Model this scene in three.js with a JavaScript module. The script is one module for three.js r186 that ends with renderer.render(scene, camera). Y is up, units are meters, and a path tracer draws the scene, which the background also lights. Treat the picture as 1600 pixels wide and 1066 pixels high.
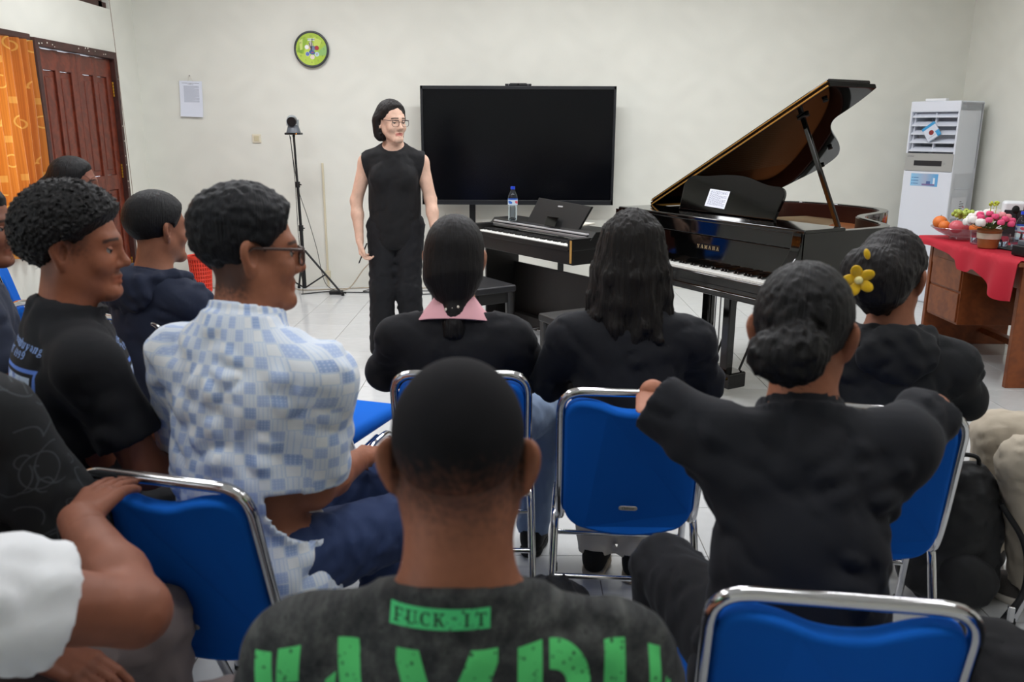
import * as THREE from 'three';
import { RoundedBoxGeometry } from 'three/addons/geometries/RoundedBoxGeometry.js';
import { mergeGeometries } from 'three/addons/utils/BufferGeometryUtils.js';
import { RectAreaLightUniformsLib } from 'three/addons/lights/RectAreaLightUniformsLib.js';
import { createNoise3D } from 'simplex-noise';

// ------------------------------------------------------------------ camera, sky, exposure
const scene = new THREE.Scene();
const renderer = new THREE.WebGLRenderer({ antialias: true });
renderer.toneMapping = THREE.LinearToneMapping;
renderer.toneMappingExposure = 1.0;
renderer.shadowMap.enabled = true;
const camera = new THREE.PerspectiveCamera(44.49, 1600 / 1066, 0.05, 60);
camera.rotation.order = 'YXZ';
camera.position.set(0, 1.452, 0);
camera.rotation.set(-0.24804, 0.006, 0.004);
camera.focus = 4.6;
camera.userData.fStop = 4.5;
scene.background = new THREE.Color(0.82, 0.9, 1.0);
scene.backgroundIntensity = 4.5;
RectAreaLightUniformsLib.init();
const TUBE_POWER = 29;                       // radiance of each ceiling fitting
const TUBES = [[-1.9, -6.1], [0.3, -6.1], [2.0, -6.1], [-1.9, -3.9], [0.3, -3.9], [2.0, -3.9], [-1.9, -1.4], [0.3, -1.4], [2.0, -1.4]];

// ------------------------------------------------------------------ helpers
let seed = 12345;
const rnd = () => ((seed = (seed * 1664525 + 1013904223) >>> 0) / 4294967296);
const rr = (a, b) => a + (b - a) * rnd();
const noise3 = createNoise3D(() => rnd());
const V = (x, y, z) => new THREE.Vector3(x, y, z);
const D2R = Math.PI / 180;
const clamp = (x, a, b) => Math.min(b, Math.max(a, x));
const lerp = (a, b, t) => a + (b - a) * t;
const sstep = (a, b, x) => { const t = clamp((x - a) / (b - a), 0, 1); return t * t * (3 - 2 * t); };
const taken = {};
function numbered(name) {
  if (!(name in taken)) { taken[name] = 0; return name; }
  taken[name]++; return name + '_' + String(taken[name]).padStart(3, '0');
}
function tag(o, label, category, group, kind) {
  if (label) o.userData.label = label;
  if (category) o.userData.category = category;
  if (group) o.userData.group = group;
  if (kind) o.userData.kind = kind;
  return o;
}
function thing(name, label, category, [x, y, z] = [0, 0, 0], turn = 0, group) {
  const o = new THREE.Group(); o.name = numbered(name); scene.add(o);
  o.position.set(x, y, z); o.rotation.y = turn;
  return tag(o, label, category, group);
}
function part(name, geo, m, parent, label) {
  if (Array.isArray(geo)) geo = geo.length > 1 ? mergeGeometries(geo.map(g => { const q = g.index ? g.toNonIndexed() : g; for (const k of Object.keys(q.attributes)) if (!['position', 'normal', 'uv'].includes(k)) q.deleteAttribute(k); return q; })) : geo[0];
  const o = new THREE.Mesh(geo, m); o.name = name; o.castShadow = o.receiveShadow = true;
  if (label) o.userData.label = label;
  (parent || scene).add(o);
  if (!parent) o.name = numbered(name);
  return o;
}
const one = (name, geo, m, label, category, group) => tag(part(name, geo, m), label, category, group);
function struct(name, geo, m, label) { const o = part(name, geo, m); return tag(o, label, null, null, 'structure'); }
// geometries
function bx(w, h, d, x = 0, y = 0, z = 0) { const g = new THREE.BoxGeometry(w, h, d); g.translate(x, y, z); return g; }
function rb(w, h, d, x = 0, y = 0, z = 0, r = 0.006, s = 2) { const g = new RoundedBoxGeometry(w, h, d, s, Math.min(r, w / 2.01, h / 2.01, d / 2.01)); g.translate(x, y, z); return g; }
function cyl(r0, r1, h, x = 0, y = 0, z = 0, n = 20) { const g = new THREE.CylinderGeometry(r1, r0, h, n); g.translate(x, y, z); return g; }
function rod(a, b, r, n = 10, r2) {
  const A = V(...a), B = V(...b), d = B.clone().sub(A), L = d.length();
  const g = new THREE.CylinderGeometry(r2 ?? r, r, L, n); g.translate(0, L / 2, 0);
  g.applyQuaternion(new THREE.Quaternion().setFromUnitVectors(V(0, 1, 0), d.normalize())); g.translate(...a); return g;
}
function tube(pts, r, n = 60, rn = 8, closed = false, tension = 0.5) { return new THREE.TubeGeometry(new THREE.CatmullRomCurve3(pts.map(p => V(...p)), closed, 'catmullrom', tension), n, r, rn, closed); }
// a path with filleted corners
function fillet(pts, rad, seg = 6) {
  const out = [pts[0]];
  for (let i = 1; i < pts.length - 1; i++) {
    const p = V(...pts[i]), a = V(...pts[i - 1]).sub(p), b = V(...pts[i + 1]).sub(p);
    const r = Array.isArray(rad) ? rad[i - 1] : rad, la = Math.min(r, a.length() * 0.49), lb = Math.min(r, b.length() * 0.49);
    const A = p.clone().add(a.setLength(la)), B = p.clone().add(b.setLength(lb));
    for (let k = 0; k <= seg; k++) { const t = k / seg; const q = A.clone().multiplyScalar((1 - t) * (1 - t)).addScaledVector(p, 2 * t * (1 - t)).addScaledVector(B, t * t); out.push([q.x, q.y, q.z]); }
  }
  out.push(pts[pts.length - 1]); return out;
}
class Poly extends THREE.Curve { constructor(p) { super(); this.p = p.map(q => V(...q)); this.l = [0]; for (let i = 1; i < p.length; i++) this.l.push(this.l[i - 1] + this.p[i].distanceTo(this.p[i - 1])); }
  getPoint(t, o = V(0, 0, 0)) { const L = this.l[this.l.length - 1] * t; let i = 1; while (i < this.l.length - 1 && this.l[i] < L) i++; const u = (L - this.l[i - 1]) / Math.max(1e-9, this.l[i] - this.l[i - 1]); return o.lerpVectors(this.p[i - 1], this.p[i], clamp(u, 0, 1)); } }
function pipe(pts, rad, r, n = 90, rn = 10) { return new THREE.TubeGeometry(new Poly(fillet(pts, rad)), n, r, rn, false); }
function lathe(prof, n = 32) { return new THREE.LatheGeometry(prof.map(p => new THREE.Vector2(p[0], p[1])), n); }
function ext(shape, depth, bevel = 0.003, seg = 2, curve = 16) { return new THREE.ExtrudeGeometry(shape, { depth, bevelEnabled: bevel > 0, bevelThickness: bevel, bevelSize: bevel, bevelSegments: seg, curveSegments: curve }); }
function poly(pts) { const s = new THREE.Shape(); pts.forEach((p, i) => i ? s.lineTo(p[0], p[1]) : s.moveTo(p[0], p[1])); s.closePath(); return s; }
// materials
function mat(color, roughness = 0.6, o = {}) { const m = new THREE.MeshPhysicalMaterial({ color, roughness, ...o }); return m; }
function canvasTex(w, h, draw, srgb = true) {
  const c = document.createElement('canvas'); c.width = w; c.height = h; draw(c.getContext('2d'), w, h);
  const t = new THREE.CanvasTexture(c); if (srgb) t.colorSpace = THREE.SRGBColorSpace; t.wrapS = t.wrapT = THREE.RepeatWrapping; return t;
}
function dataTex(w, h, f, srgb = false) {
  const a = new Uint8Array(w * h * 4);
  for (let y = 0; y < h; y++) for (let x = 0; x < w; x++) { const c = f(x / w, y / h, x, y), i = (y * w + x) * 4; if (typeof c === 'number') { a[i] = a[i + 1] = a[i + 2] = clamp(c, 0, 1) * 255; } else { a[i] = clamp(c[0], 0, 1) * 255; a[i + 1] = clamp(c[1], 0, 1) * 255; a[i + 2] = clamp(c[2], 0, 1) * 255; } a[i + 3] = 255; }
  const t = new THREE.DataTexture(a, w, h); t.magFilter = THREE.LinearFilter; t.minFilter = THREE.LinearFilter; t.wrapS = t.wrapT = THREE.RepeatWrapping; if (srgb) t.colorSpace = THREE.SRGBColorSpace; t.needsUpdate = true; return t;
}
// periodic noise on the unit square
const pn = (u, v, f, o = 0) => { const a = u * 2 * Math.PI, b = v * 2 * Math.PI; return noise3(Math.cos(a) * f + o, Math.sin(a) * f + Math.cos(b) * f * 1.3 + o, Math.sin(b) * f * 1.3 - o); };
function uvBox(g, s = 1) { // box-projected uv in metres
  const q = g.index ? g.toNonIndexed() : g, p = q.attributes.position, n = q.attributes.normal, uv = new Float32Array(p.count * 2);
  for (let i = 0; i < p.count; i++) { const ax = Math.abs(n.getX(i)), ay = Math.abs(n.getY(i)), az = Math.abs(n.getZ(i)); let u, v; if (ay > ax && ay > az) { u = p.getX(i); v = p.getZ(i); } else if (ax > az) { u = p.getZ(i); v = p.getY(i); } else { u = p.getX(i); v = p.getY(i); } uv[2 * i] = u / s; uv[2 * i + 1] = v / s; }
  q.setAttribute('uv', new THREE.BufferAttribute(uv, 2)); return q;
}
// ------------------------------------------------------------------ material library
const plasterTex = dataTex(512, 512, (u, v) => 0.95 + 0.012 * pn(u, v, 0.6) + 0.012 * (rnd() - 0.5), true);
const plasterBump = dataTex(512, 512, (u, v) => 0.5 + 0.25 * pn(u, v, 6, 3) + 0.2 * (rnd() - 0.5));
const weaveBump = dataTex(128, 128, (u, v) => 0.5 + 0.25 * Math.sin(u * 2 * Math.PI * 32) * Math.sin(v * 2 * Math.PI * 32) + 0.3 * (rnd() - 0.5));
const woodTex = (c0, c1, f = 1) => dataTex(512, 512, (u, v) => { const g = 0.5 + 0.5 * Math.sin(40 * u * f + 3 * pn(u * 0.7, v, 0.6, 2) + 1.2 * pn(u, v, 2.5, 5)); const k = clamp(0.55 * g + 0.35 * (0.5 + 0.5 * pn(u, v, 3, 8)) + 0.15 * (rnd() - 0.5), 0, 1); return [lerp(c0[0], c1[0], k), lerp(c0[1], c1[1], k), lerp(c0[2], c1[2], k)]; }, true);
const strandTex = dataTex(512, 128, (u, v) => { const k = 0.5 + 0.32 * noise3(u * 130, v * 1.2, 1) + 0.25 * noise3(u * 45, v * 1.6, 7); return k; }, false);
const MT = {
  wall: mat('#e9e9df', 0.85, { map: plasterTex, bumpMap: plasterBump, bumpScale: 0.00015 }),
  ceiling: mat('#eeeeea', 0.9),
  grout: mat('#6f6b64', 0.9),
  chrome: mat('#d4d4d6', 0.12, { metalness: 1 }),
  dullMetal: mat('#8f8f90', 0.4, { metalness: 1 }),
  blackPlastic: mat('#0d0e10', 0.45),
  blackMatte: mat('#0b0b0c', 0.8),
  rubber: mat('#0a0a0a', 0.9),
  ebony: mat('#040404', 0.05),
  ebonySatin: mat('#0a0a0a', 0.35),
  blue: mat('#1465cb', 0.85, { specularIntensity: 0.25, bumpMap: weaveBump, bumpScale: 0.0008 }),
  whiteKey: mat('#f0f0ea', 0.25),
  brass: mat('#c99a3c', 0.3, { metalness: 1 }),
  gold: mat('#b8863a', 0.4, { metalness: 0.6 }),
  white: mat('#e9ebee', 0.4),
  doorWood: mat('#ffffff', 0.42, { map: woodTex([0.33, 0.13, 0.075], [0.47, 0.2, 0.12]) }),
  frameWood: mat('#ffffff', 0.5, { map: woodTex([0.2, 0.1, 0.08], [0.28, 0.14, 0.12]) }),
  deskWood: mat('#ffffff', 0.45, { map: woodTex([0.46, 0.23, 0.1], [0.58, 0.31, 0.14]) }),
  redCloth: mat('#b8142c', 0.75, { sheen: 0.4, sheenColor: new THREE.Color('#e04858') }),
  glass: mat('#ffffff', 0.03, { transmission: 1, thickness: 0, ior: 1.45 }),
  clearPlastic: mat('#f4f8fc', 0.05, { transmission: 1, thickness: 0, ior: 1.4 }),
  water: mat('#eef6fa', 0.02, { transmission: 1, thickness: 0.05, ior: 1.33 }),
};

// ------------------------------------------------------------------ structure
const XL = -3.4, XR = 3.98, ZB = -7.8, ZF = 2.4, HC = 3.15;
struct('wall_back', uvBox(bx(XR - XL + 0.4, HC, 0.2, (XL + XR) / 2, HC / 2, ZB - 0.1)), MT.wall, 'cream painted back wall behind the screen and pianos');
struct('wall_right', uvBox(bx(0.2, HC, ZF - ZB, XR + 0.1, HC / 2, (ZB + ZF) / 2)), MT.wall, 'cream painted right wall beside the desk');
struct('wall_rear', uvBox(bx(XR - XL + 0.4, HC, 0.2, (XL + XR) / 2, HC / 2, ZF + 0.1)), MT.wall, 'cream wall behind the camera');
struct('ceiling', bx(XR - XL + 0.4, 0.12, ZF - ZB + 0.4, (XL + XR) / 2, HC + 0.06, (ZB + ZF) / 2), MT.ceiling, 'white ceiling');
{ // left wall with openings: door (z -7.32..-6.11), curtained windows, high vent
  const seg = []; const T = 0.2, x = XL - T / 2;
  const b = (z0, z1, y0, y1) => seg.push(bx(T, y1 - y0, z1 - z0, x, (y0 + y1) / 2, (z0 + z1) / 2));
  b(ZB, -7.37, 0, HC); b(-7.37, -6.107, 2.07, 2.41); b(-7.37, -6.107, 2.86, HC); b(-7.37, -7.32, 0, 2.07);
  b(-6.107, -5.86, 0, HC); b(-5.86, -2.9, 0, 0.85); b(-5.86, -2.9, 2.0, HC); b(-2.9, -0.9, 0, HC); b(-0.9, 1.2, 0, 0.85); b(-0.9, 1.2, 2.0, HC); b(1.2, ZF, 0, HC);
  struct('wall_left', seg.map(g => uvBox(g)), MT.wall, 'cream painted left wall with double door and curtained window');
  const crack = tube([[XL + 0.001, HC, -7.36], [XL + 0.001, 2.6, -7.375], [XL + 0.001, 2.1, -7.4], [XL + 0.001, 1.7, -7.41], [XL + 0.001, 1.2, -7.43], [XL + 0.001, 0.7, -7.44], [XL + 0.001, 0, -7.44]], 0.0025, 60, 5);
  struct('trim_1', crack, mat('#7a5a48', 0.9), 'thin reddish plaster crack beside the door');
  for (const [z0, z1, i] of [[-5.86, -2.9, 1], [-0.9, 1.2, 2]]) {
    const w = new THREE.Group(); w.name = 'window_' + i; w.userData = { kind: 'structure', label: i === 1 ? 'window behind the orange curtain' : 'window beside the camera' }; scene.add(w);
    const zc = (z0 + z1) / 2, L = z1 - z0;
    part('window_frame', [bx(0.08, 0.06, L, XL - 0.1, 0.88, zc), bx(0.08, 0.06, L, XL - 0.1, 1.97, zc), ...[0, 1 / 3, 2 / 3, 1].map(t => bx(0.08, 1.03, 0.06, XL - 0.1, 1.425, lerp(z0 + 0.03, z1 - 0.03, t)))], MT.frameWood, w);
    for (let k = 0; k < 3; k++) part('pane', bx(0.004, 1.03, L / 3 - 0.08, XL - 0.1, 1.425, lerp(z0, z1, (k + 0.5) / 3)), MT.glass, w);
  }
  const w = new THREE.Group(); w.name = 'window_3'; w.userData = { kind: 'structure', label: 'dark timber ventilation window above the door' }; scene.add(w);
  part('window_frame', [bx(0.07, 0.05, 1.263, XL - 0.06, 2.435, -6.738), bx(0.07, 0.05, 1.263, XL - 0.06, 2.835, -6.738), bx(0.07, 0.45, 0.06, XL - 0.06, 2.635, -7.27), bx(0.07, 0.45, 0.06, XL - 0.06, 2.635, -6.137), bx(0.07, 0.45, 0.06, XL - 0.06, 2.635, -6.7)], MT.frameWood, w);
  for (let k = 0; k < 7; k++) { const g = bx(0.1, 0.008, 1.14, 0, 0, 0); g.rotateZ(0.7); g.translate(XL - 0.08, 2.48 + k * 0.055, -6.7); part('slat', g, MT.frameWood, w); }
  part('backing_board', bx(0.01, 0.45, 1.26, XL - 0.15, 2.635, -6.738), mat('#241412', 0.8), w);
}
{ // double door
  const d = new THREE.Group(); d.name = 'door_1'; d.userData = { kind: 'structure', label: 'brown panelled wooden double door in the left wall' }; scene.add(d);
  const z0 = -7.32, z1 = -6.107, h = 2.065, x = XL - 0.03;
  const fr = [rb(0.14, 0.055, z1 - z0, x, h - 0.0275, (z0 + z1) / 2, 0.004), rb(0.14, h - 0.05, 0.045, x, (h - 0.05) / 2, z0 + 0.0225, 0.004), rb(0.14, h - 0.05, 0.045, x, (h - 0.05) / 2, z1 - 0.0225, 0.004)];
  const f = part('door_frame', fr.map(g => uvBox(g, 0.8)), MT.frameWood, d);
  const chips = []; for (let k = 0; k < 12; k++) { const g = new THREE.CircleGeometry(rr(0.005, 0.009), 5); g.scale(1, rr(0.6, 1), 1); g.rotateY(Math.PI / 2); g.translate(XL + 0.041, h - rr(0.008, 0.045), lerp(z0 + 0.03, z1 - 0.03, rnd())); chips.push(g); }
  for (let k = 0; k < 8; k++) { const g = new THREE.CircleGeometry(rr(0.005, 0.008), 5); g.rotateY(Math.PI / 2); g.translate(XL + 0.041, rr(0.7, 1.9), z0 + rr(0.01, 0.035)); chips.push(g); }
  part('paint_chips', chips, mat('#d9d4c8', 0.9), f);
  const lw = (z1 - z0 - 0.09) / 2;
  for (const s of [0, 1]) {
    const zc = z0 + 0.045 + lw * (s + 0.5), leafX = XL - 0.02;
    const l = part('door_leaf', [
      ...[-1, 0, 1].map(k => uvBox(rb(0.04, h - 0.06, k ? 0.085 : 0.06, leafX, (h - 0.06) / 2, zc + k * (lw / 2 - 0.044), 0.004), 0.8)),
      ...[[0.1, 0.2], [1.01, 0.12], [1.93, 0.14]].map(([y, hh]) => uvBox(rb(0.038, hh, lw - 0.01, leafX, y, zc, 0.004), 0.8))], MT.doorWood, d);
    for (const k of [-1, 1]) for (const [y0, y1] of [[0.2, 0.95], [1.07, 1.86]]) {
      const pw = (lw - 0.085 * 2 - 0.06) / 2, pc = zc + k * (0.03 + pw / 2);
      part('panel', uvBox(rb(0.022, y1 - y0 - 0.005, pw - 0.004, leafX - 0.006, (y0 + y1) / 2, pc, 0.004), 0.8), MT.doorWood, l);
      part('raised_field', uvBox(rb(0.026, y1 - y0 - 0.09, pw - 0.06, leafX - 0.001, (y0 + y1) / 2, pc, 0.008), 0.8), MT.doorWood, l);
    }
    for (const y of [0.25, 1.05, 1.72]) part('hinge', [0, 1, 2, 3, 4].map(k => cyl(0.008, 0.008, 0.02, XL + 0.004, y + k * 0.024, s ? z1 - 0.045 : z0 + 0.045, 10)), MT.brass, l);
  }
}
{ // tiled floor: each tile in view its own piece
  const f = new THREE.Group(); f.name = 'floor'; f.userData = { kind: 'structure', label: 'glossy white ceramic tile floor' }; scene.add(f);
  const T = 0.3937, gap = 0.0028, x0 = -1.293 - 6 * T, z0 = -4.63;
  part('grout', bx(XR - XL + 0.4, 0.05, ZF - ZB + 0.4, (XL + XR) / 2, -0.0275, (ZB + ZF) / 2), MT.grout, f);
  const tone = [['#d4d6d6', 0.13], ['#d6d8d8', 0.12], ['#d1d3d3', 0.15]].map(([c, r]) => mat(c, r, { map: dataTex(128, 128, (u, v) => 0.97 + 0.01 * pn(u, v, 0.7, r * 100) + 0.01 * (rnd() - 0.5), true) }));
  const g0 = new RoundedBoxGeometry(T - gap, 0.012, T - gap, 1, 0.0015); g0.translate(0, -0.006, 0);
  const rest = [];
  for (let i = -1; i < 20; i++) for (let j = -9; j < 19; j++) {
    const xa = Math.max(XL, x0 + (i) * T), xb = Math.min(XR, x0 + (i + 1) * T), za = Math.max(ZB, z0 + j * T), zb = Math.min(ZF, z0 + (j + 1) * T);
    if (xb - xa < 0.01 || zb - za < 0.01) continue;
    const full = xb - xa > T - 0.001 && zb - za > T - 0.001, cx = (xa + xb) / 2, cz = (za + zb) / 2;
    const vis = cz < -1.75 && Math.abs(cx - 0.1) < 0.66 * -cz + 0.35;
    if (full && vis) { const o = part('tile', g0, tone[Math.floor(rnd() * 3)], f); o.position.set(cx, 0, cz); }
    else if (vis) part('tile', bx(xb - xa - gap, 0.012, zb - za - gap, cx, -0.006, cz), tone[0], f);
    else rest.push(bx(xb - xa - gap, 0.012, zb - za - gap, cx, -0.006, cz));
  }
  const o = part('tile_field', rest, tone[1], f); o.userData.kind = 'stuff';
}
// cable conduit on the back wall
struct('trim_2', [rb(0.018, 1.15, 0.012, -1.79, 0.575, ZB + 0.006, 0.003), rb(0.05, 0.07, 0.02, -1.79, 0.12, ZB + 0.01, 0.003)], mat('#cfc6ac', 0.6), 'cream plastic cable conduit on the back wall');
// curtain
{
  const c = thing('curtain', 'orange patterned curtain with gathered folds over the window', 'curtain', [XL + 0.07, 0, -4.45]);
  const L = 3.06, H = 1.42, nx = 420, ny = 30, g = new THREE.PlaneGeometry(L, H, nx, ny), p = g.attributes.position, uv = g.attributes.uv;
  for (let i = 0; i < p.count; i++) { const u = p.getX(i), v = p.getY(i), k = 0.75 + 0.25 * (0.5 - v / H); const ph = u * 62 + 1.4 * noise3(u * 2.1, v * 0.25, 3); p.setZ(i, 0.032 * k * Math.sin(ph) + 0.012 * noise3(u * 9, v * 0.8, 8)); uv.setXY(i, u * 1.25, v); }
  g.computeVertexNormals(); g.rotateY(Math.PI / 2); g.translate(0, 0.61 + H / 2, 0);
  const tex = canvasTex(512, 512, (x, w, h) => {
    x.fillStyle = '#c8741c'; x.fillRect(0, 0, w, h);
    for (let i = 0; i < 512; i += 2) { x.fillStyle = `rgba(${rnd() > 0.5 ? '255,190,90' : '120,50,0'},${0.05 + 0.06 * rnd()})`; x.fillRect(i, 0, 1 + rnd() * 2, h); }
    x.strokeStyle = 'rgba(235,190,95,0.75)'; x.lineWidth = 5;
    for (let r = 0; r < 4; r++) for (let c2 = 0; c2 < 3; c2++) { const X = c2 * 170 + (r % 2) * 85 + 40, Y = r * 128 + 40; x.beginPath(); x.arc(X, Y, 20, 0.5, 5.2); x.stroke(); x.beginPath(); x.arc(X + 34, Y + 8, 16, 2.6, 7.6); x.stroke(); x.fillStyle = 'rgba(240,200,110,0.45)'; x.fillRect(X + 60, Y + 46, 38, 22); }
  });
  part('curtain_fabric', g, mat('#ffffff', 0.95, { map: tex, transmission: 0.42, thickness: 0, side: THREE.DoubleSide }), c);
  part('curtain_rail', [rb(0.05, 0.04, 3.12, -0.03, 2.055, 0, 0.006)], MT.frameWood, c);
}
// ceiling lights
for (const [x, z] of TUBES) {
  const far = z < -5 ? 'front' : z < -3 ? 'middle' : 'rear', side = x < -1 ? 'left' : x < 1 ? 'centre' : 'right';
  const t = thing('ceiling_light', `white fluorescent ceiling fitting, ${far} row, ${side}`, 'ceiling light', [x, HC, z], 0, 'ceiling fittings');
  part('housing', rb(1.25, 0.05, 0.3, 0, -0.025, 0, 0.01), MT.white, t);
  const em = mat('#ffffff', 0.5, { emissive: new THREE.Color(1, 0.97, 0.92), emissiveIntensity: 4 });
  part('diffuser', rb(1.2, 0.02, 0.26, 0, -0.06, 0, 0.006), em, t);
  const l = new THREE.RectAreaLight(new THREE.Color(1, 1.015, 1.06), TUBE_POWER * (z > -3 ? 0.38 : x > 1 ? 0.7 : 1.08), 1.2, 0.26); l.position.set(0, -0.074, 0); l.rotation.x = -Math.PI / 2; l.name = 'tube_light'; t.add(l);
}
// ------------------------------------------------------------------ distance fields and their meshing
// prims: {a,b,ra,rb} tapered capsule, {a,r:[x,y,z]} ellipsoid
function field(prims, k, infl = 0) {
  const n = prims.length, t = prims.map(p => p.r ? 1 : 0), A = prims.map(p => p.a), B = prims.map(p => p.b), E = prims.map(p => p.r ? [1 / (p.r[0] + infl), 1 / (p.r[1] + infl), 1 / (p.r[2] + infl)] : null);
  const ra = prims.map(p => (p.ra || 0) + infl), dr = prims.map(p => (p.rb ?? p.ra ?? 0) - (p.ra || 0)), K = prims.map(p => p.k ?? k);
  const bax = prims.map(p => p.b ? [p.b[0] - p.a[0], p.b[1] - p.a[1], p.b[2] - p.a[2]] : null), inv = bax.map(v => v ? 1 / Math.max(1e-9, v[0] * v[0] + v[1] * v[1] + v[2] * v[2]) : 0);
  return (x, y, z) => {
    let d = 1e3;
    for (let i = 0; i < n; i++) {
      const a = A[i], px = x - a[0], py = y - a[1], pz = z - a[2]; let q;
      if (t[i]) { const e = E[i], ux = px * e[0], uy = py * e[1], uz = pz * e[2], k0 = Math.sqrt(ux * ux + uy * uy + uz * uz), vx = ux * e[0], vy = uy * e[1], vz = uz * e[2], k1 = Math.sqrt(vx * vx + vy * vy + vz * vz); q = k1 < 1e-9 ? -1 / e[0] : k0 * (k0 - 1) / k1; }
      else { const b = bax[i]; let h = (px * b[0] + py * b[1] + pz * b[2]) * inv[i]; h = h < 0 ? 0 : h > 1 ? 1 : h; const sx = px - b[0] * h, sy = py - b[1] * h, sz = pz - b[2] * h; q = Math.sqrt(sx * sx + sy * sy + sz * sz) - ra[i] - dr[i] * h; }
      const kk = K[i]; if (kk > 0 && d < 900) { const h = kk - Math.abs(d - q); d = Math.min(d, q) - (h > 0 ? h * h * 0.25 / kk : 0); } else d = Math.min(d, q);
    }
    return d;
  };
}
function surfaceNets(f, mn, mx, h) {
  const B = 4, nx = Math.ceil((mx[0] - mn[0]) / h / B) * B + 1, ny = Math.ceil((mx[1] - mn[1]) / h / B) * B + 1, nz = Math.ceil((mx[2] - mn[2]) / h / B) * B + 1;
  const D = new Float32Array(nx * ny * nz).fill(1), S = B * h * 0.9 * 1.25 + 0.02;
  for (let k = 0; k < nz - 1; k += B) for (let j = 0; j < ny - 1; j += B) for (let i = 0; i < nx - 1; i += B) {
    const c = f(mn[0] + (i + B / 2) * h, mn[1] + (j + B / 2) * h, mn[2] + (k + B / 2) * h);
    const fill = Math.abs(c) > S;
    for (let kk = k; kk <= k + B; kk++) for (let jj = j; jj <= j + B; jj++) for (let ii = i; ii <= i + B; ii++) { const id = (kk * ny + jj) * nx + ii; if (fill) { if (D[id] === 1) D[id] = c > 0 ? 0.99 : -0.99; } else if (D[id] > 0.9 || D[id] < -0.9) D[id] = f(mn[0] + ii * h, mn[1] + jj * h, mn[2] + kk * h); }
  }
  const vid = new Int32Array(nx * ny * nz).fill(-1), pos = [], idx = [];
  const co = [0, 1, nx, nx + 1, nx * ny, nx * ny + 1, nx * ny + nx, nx * ny + nx + 1], ed = [[0, 1], [2, 3], [4, 5], [6, 7], [0, 2], [1, 3], [4, 6], [5, 7], [0, 4], [1, 5], [2, 6], [3, 7]];
  for (let k = 0; k < nz - 1; k++) for (let j = 0; j < ny - 1; j++) for (let i = 0; i < nx - 1; i++) {
    const id = (k * ny + j) * nx + i; let m = 0; for (let c = 0; c < 8; c++) if (D[id + co[c]] < 0) m |= 1 << c;
    if (m === 0 || m === 255) continue;
    let x = 0, y = 0, z = 0, n = 0;
    for (const [a, b] of ed) { if (((m >> a) & 1) === ((m >> b) & 1)) continue; const da = D[id + co[a]], db = D[id + co[b]], t = da / (da - db); x += (a & 1) + t * ((b & 1) - (a & 1)); y += ((a >> 1) & 1) + t * (((b >> 1) & 1) - ((a >> 1) & 1)); z += (a >> 2) + t * ((b >> 2) - (a >> 2)); n++; }
    vid[id] = pos.length / 3; pos.push(mn[0] + (i + x / n) * h, mn[1] + (j + y / n) * h, mn[2] + (k + z / n) * h);
  }
  const q = (a, b, c, d, fl) => { if (a < 0 || b < 0 || c < 0 || d < 0) return; fl ? idx.push(a, b, c, a, c, d) : idx.push(a, c, b, a, d, c); };
  for (let k = 1; k < nz - 1; k++) for (let j = 1; j < ny - 1; j++) for (let i = 1; i < nx - 1; i++) {
    const id = (k * ny + j) * nx + i, s = D[id] < 0;
    if (s !== D[id + 1] < 0) q(vid[id], vid[id - nx], vid[id - nx - nx * ny], vid[id - nx * ny], !s);
    if (s !== D[id + nx] < 0) q(vid[id], vid[id - nx * ny], vid[id - 1 - nx * ny], vid[id - 1], !s);
    if (s !== D[id + nx * ny] < 0) q(vid[id], vid[id - 1], vid[id - 1 - nx], vid[id - nx], !s);
  }
  return { pos, idx };
}
function toGeo(m, color) {
  const g = new THREE.BufferGeometry(); g.setAttribute('position', new THREE.Float32BufferAttribute(m.pos, 3)); g.setIndex(m.idx);
  if (color) { const c = new Float32Array(m.pos.length); for (let i = 0; i < m.pos.length; i += 3) { const v = color(m.pos[i], m.pos[i + 1], m.pos[i + 2]); c[i] = v[0]; c[i + 1] = v[1]; c[i + 2] = v[2]; } g.setAttribute('color', new THREE.BufferAttribute(c, 3)); }
  g.computeVertexNormals(); return g;
}
function joinMeshes(list) { const pos = [], idx = []; for (const m of list) { const o = pos.length / 3; for (const v of m.pos) pos.push(v); for (const i of m.idx) idx.push(i + o); } return { pos, idx }; }
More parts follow.
